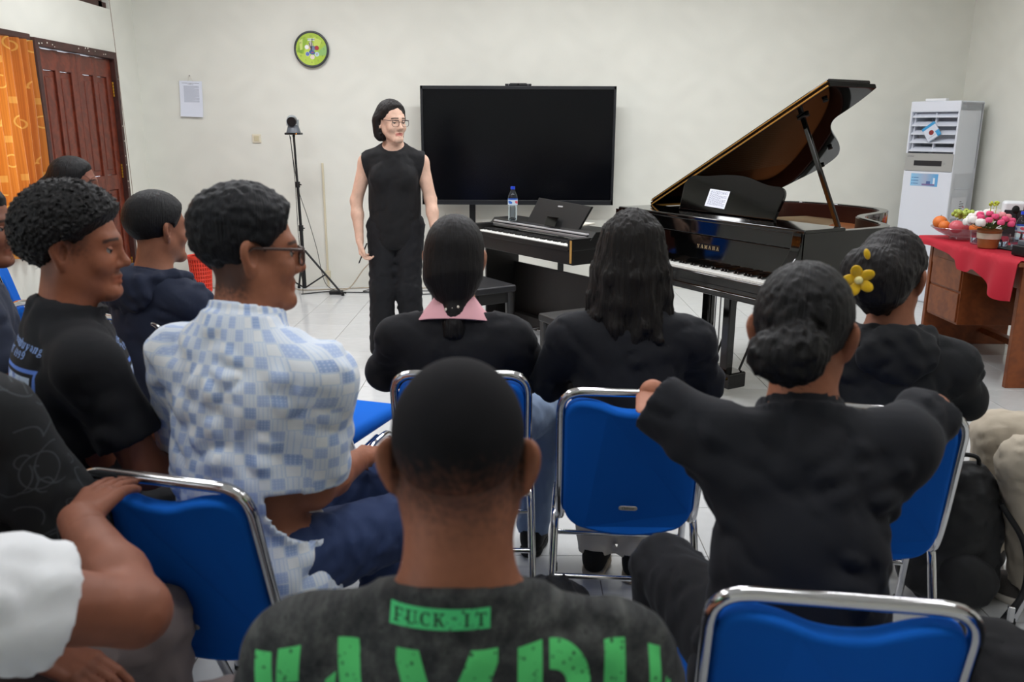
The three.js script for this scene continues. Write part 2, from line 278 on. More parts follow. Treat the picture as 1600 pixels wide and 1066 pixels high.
// uv per triangle class: cls(x,y,z) -> id, map(id,x,y,z) -> [u,v]; wrap = period of u in uv units
function uvGeo(m, cls, map, wrap) {
  const n = m.idx.length, g0 = toGeo(m), N0 = g0.attributes.normal, P = new Float32Array(n * 3), N = new Float32Array(n * 3), U = new Float32Array(n * 2);
  for (let t = 0; t < n; t += 3) {
    let cx = 0, cy = 0, cz = 0; for (let k = 0; k < 3; k++) { const i = m.idx[t + k] * 3; cx += m.pos[i] / 3; cy += m.pos[i + 1] / 3; cz += m.pos[i + 2] / 3; }
    const id = cls(cx, cy, cz); let u0;
    for (let k = 0; k < 3; k++) { const v = m.idx[t + k], i = v * 3, o = (t + k) * 3; for (let c = 0; c < 3; c++) P[o + c] = m.pos[i + c]; N[o] = N0.getX(v); N[o + 1] = N0.getY(v); N[o + 2] = N0.getZ(v); const uv = map(id, m.pos[i], m.pos[i + 1], m.pos[i + 2]); const w = wrap(id); if (k === 0) u0 = uv[0]; else if (w) { if (uv[0] - u0 > w / 2) uv[0] -= w; else if (u0 - uv[0] > w / 2) uv[0] += w; } U[(t + k) * 2] = uv[0]; U[(t + k) * 2 + 1] = uv[1]; }
  }
  const g = new THREE.BufferGeometry(); g.setAttribute('position', new THREE.BufferAttribute(P, 3)); g.setAttribute('normal', new THREE.BufferAttribute(N, 3)); g.setAttribute('uv', new THREE.BufferAttribute(U, 2)); return g;
}
// ------------------------------------------------------------------ chairs
const badgeTex = canvasTex(128, 32, (x, w, h) => { x.fillStyle = '#b9b4ac'; x.fillRect(0, 0, w, h); x.fillStyle = '#4a4440'; x.font = 'bold 22px serif'; x.textAlign = 'center'; x.fillText('Chitose', w / 2, 23); });
function makeChair() {
  const t = new THREE.Group(), xw = 0.187, backZ = y => -0.165 - 0.24 * (y - 0.4);   // back plane leans
  const fr = [[-xw + 0.01, 0.372, 0.06], [-xw, 0.366, -0.125], [-xw, 0.46, backZ(0.44)], [-xw, 0.797, backZ(0.8)], [xw, 0.797, backZ(0.8)], [xw, 0.46, backZ(0.44)], [xw, 0.366, -0.125], [xw - 0.01, 0.372, 0.06]];
  part('back_frame', pipe(fr, [0.06, 0.1, 0.06, 0.06, 0.1, 0.06], 0.0122, 150, 10), MT.chrome, t);
  for (const s of [-1, 1]) {
    const x = s * 0.2;
    part('leg_frame', pipe([[x * 1.05, 0.012, -0.235], [x, 0.375, -0.06], [x, 0.385, 0.12], [x * 1.05, 0.012, 0.235]], [0.06, 0.06], 0.0115, 70, 10), MT.chrome, t);
    for (const z of [-0.237, 0.237]) part('rubber_foot', cyl(0.015, 0.0145, 0.03, x * 1.05, 0.015, z, 12), MT.rubber, t);
  }
  part('stretcher', rod([-0.2, 0.17, 0.186], [0.2, 0.17, 0.186], 0.008), MT.chrome, t); part('stretcher', rod([-0.2, 0.2, -0.146], [0.2, 0.2, -0.146], 0.008), MT.chrome, t);
  // seat cushion
  const sg = new RoundedBoxGeometry(0.405, 0.075, 0.41, 5, 0.03), sp = sg.attributes.position;
  for (let i = 0; i < sp.count; i++) { const x = sp.getX(i), z = sp.getZ(i), y = sp.getY(i); const taper = 1 - 0.08 * sstep(0.1, -0.2, z); sp.setX(i, x * taper); if (y > 0) sp.setY(i, y + 0.012 * (1 - (x / 0.2) ** 2) * (1 - (z / 0.2) ** 2) - 0.014 * sstep(0.1, 0.21, z)); else sp.setY(i, y + 0.02 * sstep(0.1, 0.21, Math.abs(z))); }
  sg.computeVertexNormals(); sg.translate(0, 0.425, 0.03);
  part('seat', uvBox(sg, 0.1), MT.blue, t);
  // back pad: scooped top edge, rounded corners, curved across
  const w = 0.166, sh = new THREE.Shape(); const yt = 0.39, yb = 0;
  sh.moveTo(-w + 0.05, yb); sh.quadraticCurveTo(0, yb - 0.022, w - 0.05, yb); sh.quadraticCurveTo(w - 0.004, yb + 0.004, w, yb + 0.06); sh.lineTo(w, yt - 0.05); sh.quadraticCurveTo(w, yt, w - 0.045, yt);
  sh.bezierCurveTo(w - 0.1, yt, 0.07, yt - 0.022, 0, yt - 0.022); sh.bezierCurveTo(-0.07, yt - 0.022, -w + 0.1, yt, -w + 0.045, yt); sh.quadraticCurveTo(-w, yt, -w, yt - 0.05); sh.lineTo(-w, yb + 0.06); sh.quadraticCurveTo(-w + 0.004, yb + 0.004, -w + 0.05, yb);
  const pts = sh.getPoints(12); const NU = 26, NV = 26; // fill as lens: front and back grids from the extruded outline
  const bg = ext(sh, 0.016, 0.011, 4, 12); const bp = bg.attributes.position;
  for (let i = 0; i < bp.count; i++) { const x = bp.getX(i), y = bp.getY(i), z = bp.getZ(i); bp.setXYZ(i, x, y, z - 0.03 * (1 - (x / 0.19) ** 2)); }
  bg.computeVertexNormals(); bg.rotateX(-Math.atan(0.24)); bg.translate(0, 0.388, backZ(0.39) - 0.0);
  part('back_pad', uvBox(bg, 0.1), MT.blue, t);
  const b = new THREE.CapsuleGeometry(0.0075, 0.036, 4, 10); b.rotateZ(Math.PI / 2); b.scale(1, 1, 0.35); b.rotateX(-Math.atan(0.24));
  const q = uvBox(b); const qp = q.attributes.position, qu = q.attributes.uv; for (let i = 0; i < qp.count; i++) qu.setXY(i, 0.5 - qp.getX(i) / 0.052, 0.5 + qp.getY(i) / 0.016);
  q.translate(0, 0.455, backZ(0.455) - 0.043); part('badge', q, mat('#ffffff', 0.35, { metalness: 0.6, map: badgeTex }), t);
  return t;
}
const chairProto = makeChair();
const CH = { // name -> [x, z, facing angle (0 = away from the camera, + = towards the right)]
  c1: [-0.62, -1.737, 14.5, 'blue stacking chair with a hand resting on its chrome rail'],
  c2: [-0.69, -2.83, 17, 'empty blue stacking chair with its seat bare, ahead of the checked shirt'],
  c6: [-0.155, -2.47, 0, 'blue stacking chair under the woman with the pink collar'],
  c7: [0.32, -2.31, 4, 'blue stacking chair under the long-haired woman in cream trousers'],
  c8: [0.95, -2.18, 13, 'blue stacking chair behind the woman with the yellow hair flower'],
  c9: [0.51, -1.333, 7.7, 'blue stacking chair in the foreground with its chrome rail nearest the camera'],
  c10: [1.8, -2.36, -68, 'blue stacking chair under the person in beige trousers at right edge'],
  c4: [-1.77, -3.40, 2, 'blue stacking chair peeping out left of the black T-shirt shoulder'],
  c3: [-1.26, -3.10, 28, 'blue stacking chair behind the navy hooded sweatshirt'],
  c4b: [-2.36, -4.22, 62, 'blue stacking chair before the orange curtain, under the woman at the back'],
  c5: [-2.52, -5.72, 70, 'blue stacking chair standing farthest back, by the wooden door'],
  p3: [-1.02, -1.9, 55, 'blue stacking chair hidden under the curly-haired man'],
  p6: [-1.72, -2.5, 45, 'blue stacking chair under the man cut off by the left edge'],
  p7: [-1.2, -1.45, 20, 'blue stacking chair under the dark patterned shirt'],
  p8: [-0.98, -1.0, 40, 'blue stacking chair under the white T-shirt'],
  p9: [-0.07, -0.9, 0, 'blue stacking chair under the man with the green print'],
  p15: [0.98, -0.98, -5, 'blue stacking chair under the black trousers at lower right'],
};
for (const k in CH) { const [x, z, A, label] = CH[k]; const o = k === 'c1' ? chairProto : chairProto.clone(); o.name = numbered('stacking_chair'); scene.add(o); o.position.set(x, 0, z); o.rotation.set(0, Math.PI - A * D2R, 0); o.userData = {}; tag(o, label, 'chair', 'blue stacking chairs of the audience'); }

// ------------------------------------------------------------------ display screen on stand
{
  const t = thing('display_screen', 'large black flat display screen on a stand against the wall', 'screen', [0, 0, -7.55]);
  const W = 1.706, y0 = 0.80, y1 = 1.822, h = y1 - y0;
  part('casing', rb(W, h, 0.05, 0, y0 + h / 2, -0.03, 0.008), mat('#15171a', 0.4), t);
  part('bezel', [rb(W, 0.03, 0.014, 0, y1 - 0.015, 0, 0.004), rb(W, 0.042, 0.014, 0, y0 + 0.021, 0, 0.004), rb(0.022, h, 0.014, -W / 2 + 0.011, y0 + h / 2, 0, 0.004), rb(0.022, h, 0.014, W / 2 - 0.011, y0 + h / 2, 0, 0.004)], mat('#16181c', 0.35), t);
  part('screen_glass', bx(W - 0.03, h - 0.05, 0.004, 0, y0 + h / 2 + 0.005, -0.004), mat('#05060a', 0.18, { specularIntensity: 0.6 }), t);
  part('stand', [rb(0.055, 0.95, 0.04, -0.41, 0.475 + 0.02, -0.1, 0.004), rb(0.055, 0.95, 0.04, 0.4, 0.475 + 0.02, -0.1, 0.004), rb(0.9, 0.05, 0.03, 0, 0.85, -0.1, 0.004), rb(0.06, 0.04, 0.3, -0.41, 0.05, -0.06, 0.006), rb(0.06, 0.04, 0.3, 0.4, 0.05, -0.06, 0.006)], MT.ebonySatin, t);
  for (const x of [-0.41, 0.4]) for (const z of [-0.18, 0.06]) { const g = cyl(0.02, 0.02, 0.025, 0, 0, 0, 14); g.rotateZ(Math.PI / 2); g.translate(x, 0.02, z); part('caster', g, MT.rubber, t); }
  const b = thing('camera_bar', 'slim black camera bar on top of the display screen', 'webcam', [0.0, 1.822, -7.575]);
  part('bar_body', [rb(0.23, 0.018, 0.05, 0, 0.009, 0, 0.006), rb(0.15, 0.022, 0.045, 0, 0.013, 0.004, 0.008)], MT.blackPlastic, b);
  const g = cyl(0.007, 0.007, 0.006, 0, 0, 0, 14); g.rotateX(Math.PI / 2); g.translate(0, 0.012, 0.028); part('lens', g, MT.ebony, b);
  for (const x of [-0.085, 0.085]) part('clip_mark', bx(0.004, 0.014, 0.002, x, 0.009, 0.0255), MT.dullMetal, b);
}
// ------------------------------------------------------------------ clock, notice, socket
{
  const t = thing('wall_clock', 'round green wall clock with dark rim', 'clock', [-1.831, 2.136, ZB]);
  const rim = new THREE.TorusGeometry(0.145, 0.011, 10, 56); rim.translate(0, 0, 0.026); const back = cyl(0.15, 0.15, 0.028, 0, 0, 0, 48); back.rotateX(Math.PI / 2); back.translate(0, 0, 0.015);
  part('rim', [rim, back], mat('#3a3d3f', 0.25), t);
  const tex = canvasTex(512, 512, (x, w) => {
    x.fillStyle = '#a9c63a'; x.fillRect(0, 0, w, w);
    const tri = (c, ...p) => { x.fillStyle = c; x.beginPath(); p.forEach((q, i) => i ? x.lineTo(...q) : x.moveTo(...q)); x.fill(); };
    tri('#b9d24a', [0, 250], [250, 180], [300, 512], [0, 512]); tri('#8fb52c', [90, 60], [200, 110], [120, 330], [10, 300]); tri('#c6d860', [300, 60], [430, 120], [380, 240], [300, 200]); tri('#8dbb6a', [512, 170], [360, 300], [330, 360], [512, 350]); tri('#7ea62c', [20, 280], [120, 250], [90, 330]); tri('#c9d976', [60, 120], [120, 90], [110, 260], [70, 270]);
    x.fillStyle = '#3c4a20'; x.font = '34px serif'; x.textAlign = 'center'; x.textBaseline = 'middle';
    for (let k = 1; k <= 12; k++) { const a = k * Math.PI / 6; x.fillText(String(k), 256 + 205 * Math.sin(a), 256 - 205 * Math.cos(a)); }
    const disc = (X, Y, r, c, r2 = '#ddd') => { x.fillStyle = r2; x.beginPath(); x.arc(X, Y, r, 0, 7); x.fill(); x.fillStyle = c; x.beginPath(); x.arc(X, Y, r * 0.86, 0, 7); x.fill(); };
    x.fillStyle = 'rgba(235,240,245,0.8)'; x.fillRect(200, 85, 115, 40); x.fillStyle = '#27408a'; x.font = 'bold 26px sans-serif'; x.fillText('PT K H HK', 258, 103);
    x.fillStyle = '#c9c2ba'; x.beginPath(); x.ellipse(250, 180, 34, 52, 0, 0, 7); x.fill(); x.fillStyle = '#6f7f9a'; x.beginPath(); x.ellipse(280, 240, 52, 40, 0, 0, 7); x.fill(); x.fillStyle = '#e6b59a'; x.beginPath(); x.arc(228, 240, 18, 0, 7); x.fill();
    disc(182, 222, 36, '#eef0f2'); disc(346, 236, 36, '#b01c34', '#7a1022'); disc(190, 330, 36, '#5a6fc0'); disc(345, 335, 36, '#a9d7e2'); disc(268, 378, 36, '#f0e4dc'); x.fillStyle = '#335a9a'; x.beginPath(); x.ellipse(265, 305, 50, 34, 0.3, 0, 7); x.fill(); x.fillStyle = '#c33'; x.fillRect(338, 318, 12, 30); x.fillRect(252, 300, 40, 10); x.strokeStyle = '#c98a7a'; x.lineWidth = 5; x.beginPath(); x.arc(268, 378, 17, 0, 7); x.stroke();
  });
  const f = new THREE.CircleGeometry(0.137, 48); f.translate(0, 0, 0.031); part('dial', f, mat('#ffffff', 0.5, { map: tex }), t);
  part('hour_hand', (() => { const g = bx(0.005, 0.062, 0.002, 0, 0.026, 0); g.rotateZ(0.32); g.translate(0, 0, 0.034); return g; })(), MT.blackMatte, t);
  part('minute_hand', (() => { const g = bx(0.004, 0.1, 0.002, 0, 0.04, 0); g.rotateZ(-0.15); g.translate(0, 0, 0.036); return g; })(), MT.blackMatte, t);
  const cg = new THREE.CircleGeometry(0.14, 48); cg.translate(0, 0, 0.04); part('cover_glass', cg, MT.glass, t);
}
{
  const t = thing('notice_sheet', 'white printed notice sheet hung from a nail on the wall', 'notice', [-2.94, 1.71, ZB + 0.006]);
  const g = new THREE.PlaneGeometry(0.205, 0.31, 10, 14), p = g.attributes.position; for (let i = 0; i < p.count; i++) { const y = p.getY(i), x = p.getX(i); p.setZ(i, 0.012 * Math.max(0, -y / 0.155) ** 2 + 0.004 + 0.004 * Math.max(0, x / 0.1)); } g.computeVertexNormals(); g.rotateZ(-0.03);
  const tex = canvasTex(512, 768, (x, w, h) => { x.fillStyle = '#dde2ee'; x.fillRect(0, 0, w, h); x.fillStyle = '#3c4252'; for (let r = 0; r < 2; r++) for (let i = 60 + r * 130; i < 440 - r * 130; i += 18) x.fillRect(i, 44 + r * 22, 8 + rnd() * 8, 9); x.fillStyle = '#6a7080'; for (let r = 0; r < 34; r++) for (let i = 96; i < 440 - (r % 6 === 5 ? rnd() * 180 : 0);) { const l = 8 + rnd() * 26; x.fillRect(i, 104 + r * 10.4, Math.min(l, 440 - i), 4); i += l + 6; } });
  part('paper', g, mat('#ffffff', 0.8, { map: tex, side: THREE.DoubleSide }), t);
  part('hanging_string', [rod([-0.02, 0.152, 0.006], [0.0, 0.2, 0.004], 0.0008, 5), rod([0.03, 0.15, 0.006], [0.0, 0.2, 0.004], 0.0008, 5)], mat('#c9c2b0', 0.9), t);
  part('nail', (() => { const g2 = cyl(0.003, 0.003, 0.02, 0, 0, 0, 8); g2.rotateX(Math.PI / 2); g2.translate(0, 0.201, 0.006); return g2; })(), MT.dullMetal, t);
}
{
  const t = thing('wall_socket', 'small cream wall socket left of the camera stand', 'socket', [-2.377, 1.367, ZB]);
  part('plate', rb(0.08, 0.078, 0.012, 0, 0, 0.006, 0.004), mat('#d9d2bd', 0.4), t);
  part('socket_insert', [rb(0.046, 0.046, 0.006, 0, 0, 0.013, 0.003)], mat('#c9bf9f', 0.4), t);
  const t2 = thing('floor_socket_box', 'tiny cream socket box low on the wall by the conduit', 'socket', [-1.79, 0.12, ZB + 0.018]);
  part('plate', rb(0.04, 0.06, 0.006, 0, 0, 0.004, 0.002), mat('#cfc6ac', 0.5), t2);
}
// ------------------------------------------------------------------ conference camera on tripod, cables
{
  const t = thing('tripod_stand', 'tall black tripod stand before the back wall', 'tripod', [-1.915, 0, -7.4]);
  part('pole', [rod([0, 0.06, 0], [-0.004, 0.62, 0], 0.016), rod([-0.004, 0.55, 0], [-0.012, 1.0, 0], 0.0125), rod([-0.012, 0.95, 0], [-0.02, 1.39, 0], 0.0095)], MT.blackPlastic, t);
  for (const [y, x] of [[0.6, -0.004], [0.98, -0.012], [0.4, -0.003]]) part('collar', [cyl(0.021, 0.021, 0.05, x, y, 0, 14), rod([x, y, 0], [x + 0.035, y, 0.01], 0.006)], MT.blackPlastic, t);
  for (let k = 0; k < 3; k++) { const a = 0.12 + k * 2.094, c = Math.cos(a), s = Math.sin(a); const l = part('leg', [rod([c * 0.02, 0.4, s * 0.02], [c * 0.35, 0.012, s * 0.35], 0.0095)], MT.blackPlastic, t); part('brace', rod([c * 0.015, 0.07, s * 0.015], [c * 0.2, 0.19, s * 0.2], 0.007), MT.blackPlastic, l); part('rubber_foot', cyl(0.014, 0.012, 0.03, c * 0.352, 0.015, s * 0.352, 10), MT.rubber, l); }
  const c = thing('conference_camera', 'grey swivel conference camera on top of the tripod', 'camera', [-1.935, 1.39, -7.4]);
  part('base_plate', [rb(0.135, 0.018, 0.1, 0, 0.022, 0, 0.006), cyl(0.012, 0.012, 0.02, 0, 0.006, 0)], MT.blackPlastic, c);
  part('turret', lathe([[0.062, 0.03], [0.06, 0.036], [0.045, 0.09], [0.03, 0.096], [0, 0.097]], 28), mat('#5f656d', 0.4), c);
  const h = new THREE.SphereGeometry(0.044, 24, 16); h.scale(1, 1, 1.1); h.translate(-0.008, 0.135, 0); part('camera_head', [h, bx(0.012, 0.05, 0.04, -0.046, 0.115, 0), bx(0.012, 0.05, 0.04, 0.04, 0.115, 0)], mat('#9aa0a4', 0.4), c);
  const l = cyl(0.036, 0.04, 0.05, 0, 0, 0, 24); l.rotateX(Math.PI / 2); l.rotateX(0.15); l.translate(0.004, 0.125, 0.04); part('lens', l, MT.ebonySatin, c);
  part('status_light', bx(0.006, 0.005, 0.002, 0.035, 0.022, 0.051), mat('#ffae40', 0.5, { emissive: new THREE.Color('#ff9a20'), emissiveIntensity: 1.5 }), c);
  const cab = (name, label, pts, r, m, n = 80) => one(name, tube(pts, r, n, 6), m, label, 'cable');
  cab('camera_cable', 'thin black cable hanging straight down left of the tripod', [[-1.985, 1.40, -7.45], [-1.97, 1.3, -7.43], [-1.955, 1.0, -7.43], [-1.955, 0.6, -7.43], [-1.94, 0.25, -7.42], [-1.93, 0.005, -7.38]], 0.0028, MT.blackPlastic);
  cab('camera_cable', 'thin black cable crossing the tripod pole diagonally', [[-1.975, 1.39, -7.44], [-1.96, 1.25, -7.415], [-1.93, 0.95, -7.42], [-1.86, 0.68, -7.43], [-1.80, 0.42, -7.44], [-1.74, 0.1, -7.45], [-1.62, 0.004, -7.5]], 0.0028, MT.blackPlastic);
  cab('power_cable', 'black power cable lying along the foot of the wall', [[-1.95, 0.005, -7.4], [-1.75, 0.005, -7.52], [-1.55, 0.005, -7.5], [-1.2, 0.005, -7.48], [-0.9, 0.005, -7.42], [-0.55, 0.005, -7.5], [-0.2, 0.005, -7.45]], 0.005, MT.blackPlastic);
  cab('power_cable', 'wavy black cable behind the teacher on the floor', [[-1.3, 0.004, -7.6], [-1.42, 0.004, -7.55], [-1.36, 0.004, -7.68], [-1.22, 0.02, -7.72], [-1.1, 0.012, -7.66], [-0.95, 0.004, -7.6], [-0.8, 0.004, -7.6], [-0.6, 0.004, -7.7], [-0.5, 0.004, -7.58]], 0.0035, MT.blackPlastic);
  const bg = mat('#a89c88', 0.6);
  cab('beige_cable', 'beige cable arching up from the floor to the teacher', [[-1.66, 0.006, -7.56], [-1.55, 0.03, -7.62], [-1.42, 0.2, -7.68], [-1.28, 0.31, -7.7], [-1.14, 0.325, -7.7], [-0.95, 0.29, -7.68], [-0.75, 0.14, -7.66], [-0.55, 0.02, -7.62], [-0.3, 0.006, -7.6]], 0.006, bg);
  cab('beige_cable', 'beige cable lying loose along the wall base', [[-3.0, 0.006, -7.66], [-2.6, 0.006, -7.72], [-2.2, 0.03, -7.7], [-2.0, 0.006, -7.6], [-1.7, 0.006, -7.66], [-1.45, 0.006, -7.72], [-1.2, 0.006, -7.74], [-0.9, 0.006, -7.72], [-0.55, 0.03, -7.74]], 0.005, bg);
  const ad = thing('power_adapter', 'black power adapter brick on the floor by the tripod foot', 'adapter', [-1.64, 0, -7.43]); part('adapter_body', rb(0.12, 0.035, 0.06, 0, 0.0175, 0, 0.008), MT.blackPlastic, ad); part('cable_boot', rod([0.06, 0.015, 0], [0.09, 0.01, 0], 0.005), MT.rubber, ad);
}
// red basket
{
  const t = thing('waste_basket', 'red perforated plastic basket by the back wall', 'basket', [-2.88, 0, -7.5]);
  const m = mat('#e8432e', 0.45); const H = 0.34;
  part('rim', lathe([[0.098, H - 0.035], [0.112, H - 0.03], [0.115, H], [0.104, H + 0.002], [0.096, H - 0.01]], 28), m, t);
  part('base', cyl(0.08, 0.081, 0.012, 0, 0.006, 0, 28), m, t);
  const bands = []; for (let k = 0; k < 9; k++) { const y = 0.014 + k * (H - 0.045) / 8, r = lerp(0.081, 0.1, y / H); const g = new THREE.TorusGeometry(r, 0.006, 6, 28); g.rotateX(Math.PI / 2); g.translate(0, y, 0); bands.push(g); }
  for (let k = 0; k < 28; k++) { const a = k / 28 * 2 * Math.PI; bands.push(rod([0.08 * Math.cos(a), 0.01, 0.08 * Math.sin(a)], [0.1 * Math.cos(a), H - 0.02, 0.1 * Math.sin(a)], 0.006, 5)); }
  part('mesh_wall', bands, m, t);
  part('liner', lathe([[0.077, 0.012], [0.094, H - 0.03]], 24), mat('#c23a2a', 0.6, { side: THREE.DoubleSide }), t);
}
// ------------------------------------------------------------------ keyboards
function keyboard(parent, n, w, depth, y, z0, black) { // n white keys centred on x=0, front edge at z0, going to -z
  const kw = w / n, wg = rb(kw - 0.0012, 0.016, depth, 0, y - 0.008, z0 - depth / 2, 0.0015, 1), bg = rb(kw * 0.5, 0.014, depth * 0.62, 0, y + 0.007, z0 - depth + depth * 0.31, 0.002, 1);
  for (let i = 0; i < n; i++) { const o = part('white_key', wg, MT.whiteKey, parent); o.position.x = -w / 2 + (i + 0.5) * kw; }
  for (let i = 0; i < n - 1; i++) { const k = (i + 5) % 7; if (k === 2 || k === 6) continue; const o = part('black_key', bg, black, parent); o.position.x = -w / 2 + (i + 1) * kw; }
}
function bench(name, label, pos, turn, L, W, H, m, seatM) {
  const t = thing(name, label, 'bench', pos, turn, 'piano benches');
  const sg = rb(L, 0.045, W, 0, H - 0.0225, 0, 0.012, 3); part('cushion', sg, seatM, t);
  part('apron', [rb(L - 0.05, 0.07, 0.018, 0, H - 0.08, W / 2 - 0.03, 0.003), rb(L - 0.05, 0.07, 0.018, 0, H - 0.08, -W / 2 + 0.03, 0.003), rb(0.018, 0.07, W - 0.05, L / 2 - 0.03, H - 0.08, 0, 0.003), rb(0.018, 0.07, W - 0.05, -L / 2 + 0.03, H - 0.08, 0, 0.003)], m, t);
  for (const sx of [-1, 1]) for (const sz of [-1, 1]) { const g = new THREE.CylinderGeometry(0.034, 0.023, H - 0.045, 4, 1); g.rotateY(Math.PI / 4); g.translate(sx * (L / 2 - 0.032), (H - 0.045) / 2, sz * (W / 2 - 0.032)); part('leg', g, m, t); part('leg_pad', cyl(0.014, 0.014, 0.006, sx * (L / 2 - 0.032), 0.003, sz * (W / 2 - 0.032), 12), MT.rubber, t); }
  return t;
}
const blackLeather = mat('#16161a', 0.42, { bumpMap: plasterBump, bumpScale: 0.0006 }), blackLacquer = mat('#1b1a1a', 0.28);
bench('piano_bench', 'black padded piano bench in front of the digital piano', [-0.30, 0, -5.46], -0.98, 0.56, 0.34, 0.48, blackLacquer, blackLeather);
bench('piano_bench', 'black padded piano bench in front of the grand piano', [0.40, 0, -4.40], -1.046, 0.56, 0.33, 0.46, mat('#242322', 0.4), mat('#222121', 0.45));
{ // digital piano: keys front at local z = 0, player at +z
  const t = thing('digital_piano', 'black upright digital piano with silver strip, set at an angle', 'digital piano', [0.013, 0, -5.745], -0.944);
  const m = mat('#161514', 0.4), L = 1.16, w = 1.07;
  part('key_bed', [rb(L, 0.095, 0.4, 0, 0.66, -0.2, 0.004)], m, t);
  part('key_slip', rb(w + 0.01, 0.03, 0.018, 0, 0.715, 0.004, 0.003), m, t);
  for (const s of [-1, 1]) { const c = part('cheek', [rb(0.045, 0.075, 0.4, s * (L / 2 - 0.0225), 0.745, -0.19, 0.004)], m, t); part('edge_band', bx(0.018, 0.145, 0.003, s * (L / 2 - 0.009), 0.70, 0.0115), mat('#b98d4a', 0.5), c); }
  part('case_top', [(() => { const g = ext(poly([[0, 0], [0.26, 0.0], [0.26, 0.05], [0.05, 0.05]]), L, 0.003); g.rotateY(Math.PI / 2); g.translate(-L / 2, 0.762, -0.14); return g; })()], m, t);
  part('panel_strip', rb(w, 0.016, 0.008, 0, 0.775, -0.148, 0.003), mat('#b9b9ba', 0.3, { metalness: 0.7 }), t);
  part('key_cover_edge', rb(w, 0.012, 0.02, 0, 0.795, -0.162, 0.004), mat('#d0d0d2', 0.35, { metalness: 0.5 }), t);
  keyboard(t, 52, w, 0.14, 0.735, 0, MT.ebonySatin);
  part('side_stand', [rb(0.022, 0.62, 0.3, -L / 2 + 0.03, 0.31, -0.24, 0.004)], m, t); part('side_stand', [rb(0.022, 0.62, 0.06, L / 2 - 0.03, 0.31, -0.37, 0.004)], m, t);
  part('foot', rb(0.035, 0.05, 0.42, -L / 2 + 0.03, 0.025, -0.2, 0.006), m, t); part('foot', rb(0.035, 0.05, 0.42, L / 2 - 0.03, 0.025, -0.2, 0.006), m, t);
  part('back_panel', rb(L - 0.06, 0.4, 0.018, 0, 0.27, -0.36, 0.003), m, t);
  const pb = part('pedal_box', rb(L - 0.08, 0.09, 0.06, 0, 0.055, -0.3, 0.004), m, t);
  for (const x of [-0.09, 0, 0.09]) part('pedal', rb(0.028, 0.012, 0.1, x, 0.05, -0.22, 0.005), MT.chrome, pb);
  const r = (() => { const g = ext(poly([[-0.33, 0], [0.24, 0], [0.31, 0.165], [-0.26, 0.185]]), 0.012, 0.003); g.rotateX(-0.32); g.translate(0.16, 0.805, -0.2); return g; })();
  const rest = part('music_rest', r, mat('#1a1a1a', 0.5), t);
  const mk = bx(0.05, 0.01, 0.002, 0, 0, 0); mk.rotateX(-0.32); mk.translate(0.16, 0.946, -0.229); part('maker_mark', mk, mat('#b8b8b8', 0.4), rest);
  const b = thing('note_booklet', 'pale open booklet lying on the digital piano', 'booklet', [0.36, 0.815, -5.84], -0.6); part('pages', rb(0.3, 0.012, 0.2, 0, 0.006, 0, 0.003), mat('#d8d2c4', 0.8), b);
  const ph = thing('dark_phone', 'dark phone propped against the music rest', 'phone', [0.22, 0.812, -5.72], -0.944); const pg = rb(0.12, 0.07, 0.008, 0, 0.036, 0, 0.004); pg.rotateX(-0.4); part('phone_body', pg, MT.ebony, ph);
}
function waterBottle(label, pos, s = 1, group) {
  const t = thing('water_bottle', label, 'bottle', pos, rnd() * 6, group); t.scale.setScalar(s);
  part('bottle_body', lathe([[0.0, 0.002], [0.026, 0], [0.031, 0.008], [0.031, 0.05], [0.029, 0.056], [0.031, 0.062], [0.031, 0.09], [0.029, 0.096], [0.032, 0.104], [0.032, 0.15], [0.028, 0.17], [0.015, 0.195], [0.0125, 0.2], [0.0125, 0.212]], 28), MT.clearPlastic, t);
  part('water', lathe([[0, 0.004], [0.0245, 0.003], [0.029, 0.01], [0.029, 0.09], [0.029, 0.125], [0, 0.125]], 24), MT.water, t);
  const tex = waterBottle.tex ??= canvasTex(256, 64, (x, w, h) => { x.fillStyle = '#cfe0f0'; x.fillRect(0, 0, w, h); x.fillStyle = '#2a5fc0'; x.fillRect(0, 0, w, 10); for (let i = 0; i < 4; i++) { x.fillStyle = ['#2c6fd0', '#e05a6a', '#58a860', '#2850b0'][i]; x.beginPath(); x.ellipse(30 + i * 64, 36, 22, 14, 0.4, 0, 7); x.fill(); } });
  part('wrapper', new THREE.CylinderGeometry(0.0325, 0.0325, 0.04, 28, 1, true).translate(0, 0.127, 0), mat('#ffffff', 0.35, { map: tex, side: THREE.DoubleSide }), t);
  part('cap', [cyl(0.0145, 0.0145, 0.018, 0, 0.217, 0, 20)], mat('#1c46d2', 0.4), t);
  return t;
}
waterBottle('clear water bottle with blue cap on the digital piano', [-0.035, 0.812, -6.07], 1.09);
